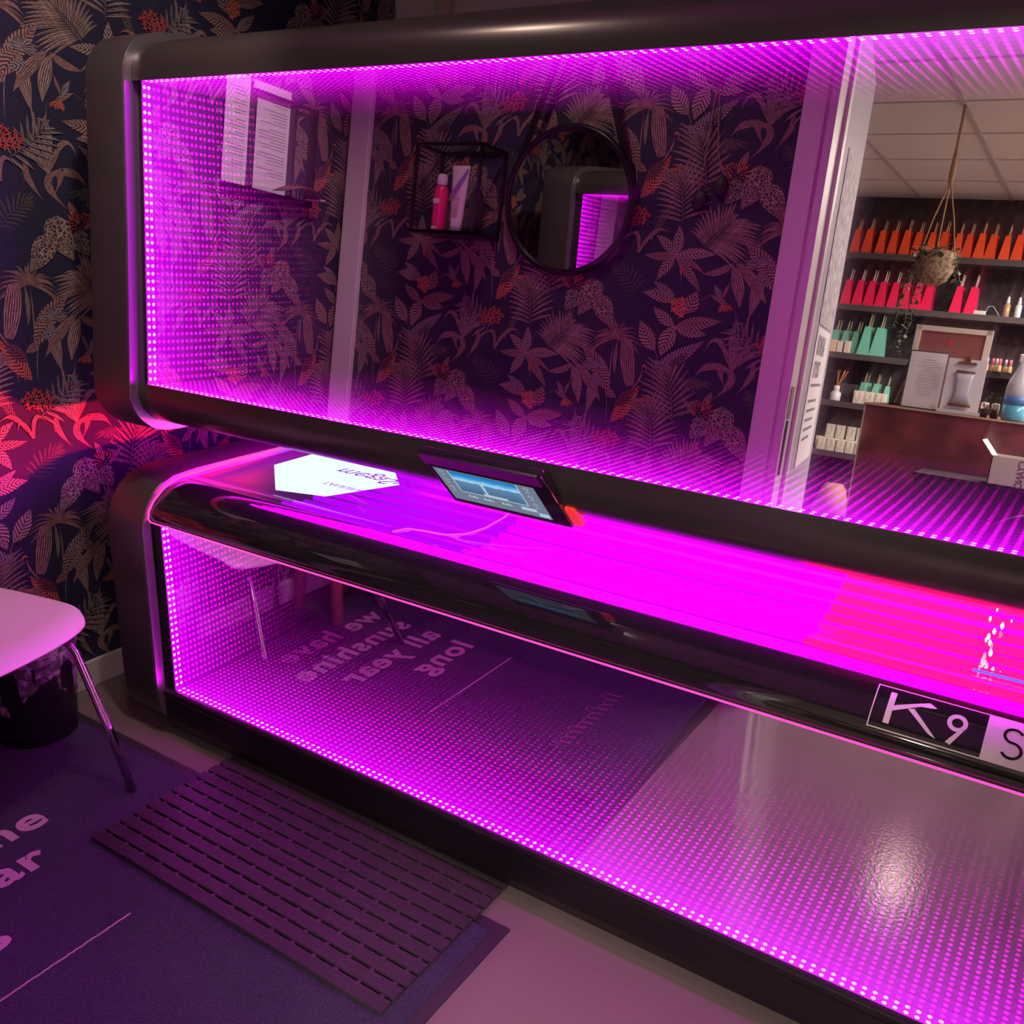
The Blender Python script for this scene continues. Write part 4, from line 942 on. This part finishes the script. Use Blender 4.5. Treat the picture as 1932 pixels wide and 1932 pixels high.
for i, x in enumerate([-1.785, -1.702, -1.622, -1.545, -1.470, -1.392, -1.322, -1.245, -1.180]): place_bag('pink', x, -3.91, Z2, 'hot pink paper bag in the long second-shelf row, ' + nth(i), 'hot pink bags in the row', 1.05, .04 * math.sin(i * 5))
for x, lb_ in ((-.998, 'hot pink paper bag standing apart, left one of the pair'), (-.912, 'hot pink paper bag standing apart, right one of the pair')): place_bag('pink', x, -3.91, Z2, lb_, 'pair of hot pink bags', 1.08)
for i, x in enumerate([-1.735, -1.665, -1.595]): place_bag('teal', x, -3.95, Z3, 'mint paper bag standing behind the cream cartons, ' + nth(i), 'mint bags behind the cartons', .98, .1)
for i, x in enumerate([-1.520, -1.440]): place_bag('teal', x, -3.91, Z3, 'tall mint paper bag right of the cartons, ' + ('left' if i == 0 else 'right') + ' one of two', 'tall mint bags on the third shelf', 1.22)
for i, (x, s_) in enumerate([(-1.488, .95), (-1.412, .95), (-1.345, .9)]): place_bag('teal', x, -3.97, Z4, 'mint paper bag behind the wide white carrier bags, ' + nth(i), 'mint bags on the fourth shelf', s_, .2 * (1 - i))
for i, x in enumerate([-1.765, -1.722, -1.678, -1.628]):
    o = MB().box(-.019, .019, -.03, .03, 0, .075 + .006 * (i % 2)).build('carton', [MT['cream' if i < 2 else 'creamw']], None, bevel=.002); o.location = (x, -3.87, Z3); tag(o, ('small cream carton' if i < 2 else 'small pale carton') + ' in front of the mint bags, ' + ('left' if i % 2 == 0 else 'right') + ' of two', 'carton', 'cream cartons' if i < 2 else 'pale cartons')
wbp = empty('carrier_bag'); MB().box(-.032, .032, -.025, .025, 0, .095).build('bag_body', [MT['whitebag']], wbp, bevel=.003)
MB().tube([(-.014, .026, .085), (-.018, .030, .05), (0, .031, .02), (.016, .030, .05), (.014, .026, .085)], .0016, 5).build('handle', [MT['ropew']], wbp)
first = True
def place_w(x, y_, z, s_, lbl, group, mt=None):
    global first
    if first: o = wbp; first = False
    else: o = copy_tree(wbp)
    o.location = (x, y_, z); o.scale = s_; tag(o, lbl, 'carrier bag', group); return o
for i, x in enumerate((-1.69, -1.627, -1.560, -1.495, -1.430)): place_w(x, -3.88, Z5, (.92, 1, .92), 'small white carrier bag, lowest shelf front row, ' + nth(i), 'white bags, front row')
for i, x in enumerate((-1.665, -1.595, -1.520, -1.450)): place_w(x, -3.96, Z5 + .088, (.92, 1, .98), 'small white carrier bag, lowest shelf raised back row, ' + nth(i), 'white bags, back row')
o = MB().box(-1.75, -1.38, -4.03, -3.925, Z5, Z5 + .087).build('riser', [MT['whitebag']]); tag(o, 'low white riser under the back row of white bags', 'riser')
for i, x in enumerate((-1.495, -1.425, -1.352)): place_w(x, -3.875, Z4, (1.08, 1, .92), 'wide white carrier bag right of the black gift bag, ' + nth(i), 'wide white bags on the fourth shelf')
bgb = empty('gift_bag', (-1.578, -3.93, Z4)); tag(bgb, 'black gift bag between the reed diffuser and white bags', 'gift bag')
MB().box(-.05, .05, -.03, .03, 0, .125).build('bag_body', [MT['charcoal']], bgb); MB().tube([(-.03, .031, .11), (-.03, .033, .04), (.0, .033, .02), (.03, .033, .10)], .0022, 5).build('handle', [MT['dark']], bgb)
rd = empty('reed_diffuser', (-1.655, -3.87, Z4)); tag(rd, 'glass reed diffuser with orange sticks on the fourth shelf', 'reed diffuser')
MB().lathe([(.034, 0), (.036, .006), (.036, .055), (.02, .068), (.018, .07)], seg=20).build('bottle', [MT['milky']], rd); MB().lathe([(.019, .07), (.021, .074), (.021, .10), (.018, .104)], seg=18).build('collar', [MT['white']], rd)
for k_, (a, b_) in enumerate(((-.01, .0), (.0, -.01), (.035, .0), (.045, .02), (.06, .0), (-.005, .02))): MB().tube([(0, 0, .09), (a, b_, .21)], .0022, 5).build('stick', [mat('orange_stick', (.62, .25, .10), .6) if k_ == 0 else bpy.data.materials['orange_stick']], rd)
# power adapter, serum bottles, nail polishes
ad = empty('charger', (-.845, -3.87, Z2)); tag(ad, 'white charger block with a curled cable on the second shelf', 'charger'); MB().box(-.04, .03, -.02, .02, 0, .025).build('block', [MT['white']], ad, bevel=.003); MB().tube([(.03, 0, .02), (.04, 0, .055), (.065, 0, .06), (.09, 0, .03), (.11, 0, .004)], .002, 6).build('cable', [MT['white']], ad)
for i, x in enumerate((-.70, -.635)):
    e = empty('serum_bottle', (x, -3.88, Z2)); tag(e, ('amber' if i == 0 else 'clear') + ' serum bottle with pale pipette on the second shelf', 'bottle')
    MB().lathe([(.018, 0), (.019, .003), (.019, .075), (.01, .082)], seg=14).build('glass', [MT['polish_b'] if i == 0 else MT['milky']], e); MB().lathe([(.011, .082), (.011, .10), (.007, .105), (.008, .12), (.003, .128)], seg=12).build('pipette', [MT['white']], e)
npz = ZP - .02; protoN = {}
for i, x in enumerate((-.885, -.850, -.822, -.792, -.765, -.742, -.715, -.690, -.668, -.640, -.61)):
    key = i % 2
    if key not in protoN:
        e = empty('nail_polish'); MB().lathe([(.011, 0), (.012, .004), (.011, .03), (.006, .034)], seg=12).build('bottle', [MT['polish_b']], e); MB().lathe([(.007, .034), (.0075, .06), (.005, .066)], seg=10).build('cap', [MT['polish_c'] if key == 0 else MT['polish_w']], e); protoN[key] = e; o = e
    else: o = copy_tree(protoN[key])
    o.location = (x, -3.875 + .03 * (i % 3), npz + (.03 if i < 3 else 0)); tag(o, ('pink' if key == 0 else 'lilac') + ' capped nail polish bottle on the dark shelf, ' + nth(i), 'nail polish', ('pink' if key == 0 else 'lilac') + ' nail polishes')
    o.location.z = npz; o.scale = (1.25, 1.25, 1.25)

# counter
ct = empty('reception_counter', (-.2, -2.35, 0)); tag(ct, 'reception counter clad in mottled rusty red laminate', 'counter')
wpart(MB().box(-1.045, .9, -2.62, -2.0, .0, 1.088), 'front_panel', [MT['rust']], ct); wpart(MB().box(-1.055, .9, -2.63, -1.992, 1.088, 1.098), 'top', [MT['walnut']], ct)
wpart(MB().box(-1.052, -1.045, -2.004, -1.996, 0, 1.09), 'edge_strip', [MT['rustedge']], ct); wpart(MB().box(-1.052, .9, -1.998, -1.990, 1.090, 1.098), 'edge_strip', [MT['rustedge']], ct)
CT = 1.098
nb = empty('notice_board', (-.76, -2.30, CT)); tag(nb, 'large reddish board in an off-white frame leaning on the counter', 'notice board')
def tilted(e, ax=0, az=0, ay=0): e.rotation_euler = (ax, ay, az)
MB().box(-.165, .165, -.008, 0, 0, .40).build('board', [MT['corkred']], nb); fm_ = MB(); fm_.box(-.18, -.152, -.01, .012, 0, .42); fm_.box(.152, .18, -.01, .012, 0, .42); fm_.box(-.18, .18, -.01, .012, .395, .42); fm_.build('frame', [MT['frw']], nb, bevel=.002)
MB().box(-.02, .005, .001, .003, .33, .355).build('sticker', [MT['tagred']], nb); tilted(nb, .12)
af = empty('table_sign', (-.905, -2.18, CT)); tag(af, 'dark grey A-frame sign half hidden behind the white menu sheet', 'table sign')
MB().add([(-.07, 0, 0), (-.045, 0, 0), (.02, 0, .26), (.0, 0, .27), (-.07, .02, 0), (-.045, .02, 0), (.02, .02, .26), (.0, .02, .27)], [(0, 1, 2, 3), (4, 7, 6, 5), (0, 4, 5, 1), (1, 5, 6, 2), (2, 6, 7, 3), (3, 7, 4, 0)]).build('side_rail', [MT['shelf']], af); MB().box(-.06, .06, -.01, .02, 0, .012).build('base', [MT['dark']], af)
ps = empty('menu_sheet', (-.815, -2.09, CT)); tag(ps, 'white printed menu sheet in a dark holder on the counter', 'menu')
MB().box(-.088, .088, -.006, 0, 0, .285).build('holder', [MT['charcoal']], ps); MB().box(-.084, .084, 0, .0015, .006, .278).build('sheet', [MT['paper']], ps)
pm = MB()
for i in range(17): L_ = rr.uniform(.05, .11); pm.box(-L_ / 2 + .01, L_ / 2 + .01, .0016, .0022, .24 - i * .011, .2425 - i * .011)
pm.build('print', [mat('sepia_print', (.42, .28, .26), .7)], ps); tilted(ps, .08)
cb = empty('clipboard_sign', (-.632, -2.06, CT)); tag(cb, 'pale clipboard with a walnut clip and hourglass picture on a white base', 'clipboard sign')
MB().box(-.085, .085, -.006, 0, .01, .262).build('board', [MT['paper']], cb); MB().box(-.04, .04, 0, .012, .236, .248).box(-.012, .012, 0, .012, .246, .275).build('clip', [MT['walnut']], cb); MB().box(-.095, .095, -.03, .03, 0, .016).build('base', [MT['white']], cb)
m = MB(); m.lathe([(.050, .035), (.050, .045), (.042, .05)], (0, .012, 0), 18, 0, 1, .25); m.build('hourglass_foot', [MT['walnut']], cb); m = MB(); m.lathe([(.044, .05), (.030, .10), (.034, .16), (.040, .195)], (0, .012, 0), 18, 0, 1, .22); m.build('hourglass', [MT['milky']], cb); m = MB(); m.lathe([(.042, .195), (.042, .206)], (0, .012, 0), 18, 0, 1, .25); m.build('hourglass_top', [MT['walnut']], cb)
tilted(cb, .05)
for i, x in enumerate((-.525, -.478)):
    e = empty('pump_bottle', (x, -2.09, CT)); tag(e, ('left' if i == 0 else 'right') + ' one of two small black pump bottles beside the clipboard', 'pump bottle')
    MB().lathe([(.018, 0), (.018, .04)], seg=16).build('body', [MT['dark']], e); MB().lathe([(.019, .04), (.019, .068), (.012, .072)], seg=16).build('collar', [MT['silverlid']], e); MB().tube([(0, 0, .07), (0, 0, .095), (.016, .005, .098)], .004, 8).build('pump', [MT['dark']], e)
sbt = empty('spray_cleaner', (-.395, -2.06, CT)); tag(sbt, 'large milky spray bottle half full of blue liquid on the counter', 'spray bottle')
MB().lathe([(.048, 0), (.052, .01), (.052, .08)], seg=24).build('liquid', [MT['aqua']], sbt); MB().lathe([(.052, .08), (.053, .15), (.045, .19), (.022, .24), (.018, .27)], seg=24).build('bottle', [MT['milky']], sbt); MB().lathe([(.0535, .075), (.0537, .115)], seg=24).build('label', [MT['blueband']], sbt)
MB().box(-.022, .05, -.015, .015, .27, .31).box(.04, .075, -.008, .008, .29, .305).build('trigger', [MT['white']], sbt, bevel=.006)
# dark cabinet, leather chair and carton in front of the counter
cab = empty('side_cabinet', (-.35, -1.72, 0)); tag(cab, 'low black cabinet standing before the reception counter', 'cabinet')
wpart(MB().box(-.70, .3, -1.95, -1.60, 0, .815), 'body', [MT['leather']], cab, bevel=.004); wpart(MB().box(-.705, .305, -1.96, -1.592, .815, .83), 'top', [MT['dark']], cab)
ac_ = empty('armchair', (-.16, -1.32, 0)); tag(ac_, 'black leather armchair with rounded back in front of the cabinet', 'armchair')
m = MB(); pts = []
for i in range(17):
    a_ = math.pi * i / 16; pts.append((-.22 * math.cos(a_), 0, .52 + .24 * math.sin(a_) ** .8))
vs = [(p[0], -.05, p[2]) for p in pts] + [(p[0], .05, p[2]) for p in pts]; n = 17
m.add(vs, [(i, i + 1, n + i + 1, n + i) for i in range(n - 1)] + [tuple(range(n)), tuple(range(n, 2 * n))[::-1]], 0, True); m.build('backrest', [MT['leather']], ac_)
MB().box(-.24, .24, -.25, .25, .38, .50).build('seat', [MT['leather']], ac_, bevel=.03); MB().lathe([(.22, 0), (.22, .02), (.03, .05), (.03, .38)], seg=20).build('pedestal', [MT['chrome']], ac_)
for s_ in (-1, 1): MB().box(s_ * .25 - .025, s_ * .25 + .025, -.22, .2, .38, .60).build('arm', [MT['leather']], ac_, bevel=.015)
cx_ = empty('carton_box', (-.33, -1.68, .83)); tag(cx_, 'opened white printed carton on top of the black cabinet', 'carton')
m = MB(); m.box(-.075, .11, -.09, -.086, 0, .125); m.box(-.075, .11, .086, .09, 0, .125); m.box(-.075, -.071, -.09, .09, 0, .125); m.box(.106, .11, -.09, .09, 0, .125); m.box(-.075, .11, -.09, .09, 0, .004); m.build('box_body', [MT['cardboard']], cx_)
MB().add([(-.075, -.09, .125), (-.075, .09, .125), (-.125, .09, .185), (-.125, -.09, .185)], [(0, 1, 2, 3)]).build('flap', [MT['cardboard']], cx_)
MB().box(-.07, .105, -.085, .085, .10, .102).build('inside', [MT['cardin']], cx_)
m = MB(); put_text(m, 'CYANO', .042, lambda a, b_: (.06 - b_ * 1.0, .0905, .118 - a * .8), bold=.001); m.build('print', [MT['cardprint']], cx_)
# lamp with tan shade
lp = empty('table_lamp', (-1.48, -3.55, 0)); tag(lp, 'tan cone-shaped lampshade low beside the counter end', 'lamp')
MB().lathe([(.13, .30), (.075, .475), (.055, .50)], seg=28).build('lamp_shade', [MT['lamp']], lp); MB().lathe([(.09, 0), (.09, .02), (.012, .03), (.012, .31)], seg=20).build('base', [MT['walnut']], lp)
fb = MB().box(-.25, .12, -.12, .12, 0, .30).build('storage_box', [MT['leafpaint']]); fb.location = (-1.80, -3.45, 0); tag(fb, 'pale storage box on the floor under the shelves', 'box')

# hanging plant
PX, PY = -.815, -1.78
hp = empty('hanging_plant', (PX, PY, 1.75)); tag(hp, 'trailing green plant in a woven basket hung from the ceiling on jute', 'hanging plant')
m = MB(); m.lathe([(.03, -.085), (.062, -.065), (.082, -.02), (.086, .03), (.080, .062), (.074, .064), (.07, .04)], (0, 0, 0), 28); m.build('basket', [MT['basket']], hp)
m = MB(); m.tube([(0, 0, ZC - 1.75), (0, 0, .50), (0, 0, .47)], [.006, .007, .006], 8); m.tube([(0, 0, .50), (0, 0, .40), (0, 0, .36)], [.008, .013, .009], 10)
for a_ in (.3, 2.4, 4.5): m.tube([(0, 0, .37), (.05 * math.cos(a_), .05 * math.sin(a_), .2), (.084 * math.cos(a_), .084 * math.sin(a_), .04), (.03 * math.cos(a_), .03 * math.sin(a_), -.09)], .0035, 6)
m.build('hanger', [MT['jute']], hp)
lm = MB(); l2 = MB(); vm_ = MB()
def leaf(mb, c, a_, tlt, s_):
    c = Vector(c); d_ = Vector((math.cos(a_) * math.cos(tlt), math.sin(a_) * math.cos(tlt), math.sin(tlt))); u = d_.cross(Vector((0, 0, 1))).normalized()
    mb.add([tuple(c), tuple(c + d_ * s_ * .5 + u * s_ * .27), tuple(c + d_ * s_), tuple(c + d_ * s_ * .5 - u * s_ * .27)], [(0, 1, 2, 3)])
for k_ in range(90):
    a_ = rr.uniform(0, 6.28); r_ = rr.uniform(.02, .10); leaf(lm if rr.random() < .7 else l2, (r_ * math.cos(a_), r_ * math.sin(a_), rr.uniform(.05, .10) - r_ * .3), a_ + rr.uniform(-1, 1), rr.uniform(-.6, .8), rr.uniform(.030, .048))
for a_, L_, dr in ((2.6, .46, .02), (1.8, .42, .03), (2.2, .36, .05), (3.0, .30, .03), (.2, .14, .08), (5.6, .12, .07), (3.5, .16, .09)):
    p = Vector((.075 * math.cos(a_), .075 * math.sin(a_), .06)); pts = [tuple(p)]
    for i in range(int(L_ / .02)):
        p = p + Vector((math.cos(a_) * dr * .1 + rr.uniform(-.004, .004), math.sin(a_) * dr * .1 + rr.uniform(-.004, .004), -.02)); pts.append(tuple(p))
        for _ in range(2): leaf(lm if rr.random() < .6 else l2, tuple(p), rr.uniform(0, 6.28), rr.uniform(-.9, .4), rr.uniform(.026, .042))
    vm_.tube(pts, .0012, 4)
tag(lm.build('foliage', [MT['leaf']], hp), kind='stuff'); tag(l2.build('pale_foliage', [MT['leaf2']], hp), kind='stuff'); vm_.build('stems', [MT['leaf2']], hp)
# lamp fittings that carry the light
for (x, y_), lb_ in (((-.95, 1.0), 'small recessed ceiling spot above the carpet mat'), ((-2.0, .62), 'small recessed ceiling spot in the corner by the rack')):
    e = empty('ceiling_spot', (x, y_, ZC)); tag(e, lb_, 'ceiling light'); MB().lathe([(.045, -.006), (.045, 0)], seg=20).build('ring', [MT['silver']], e)
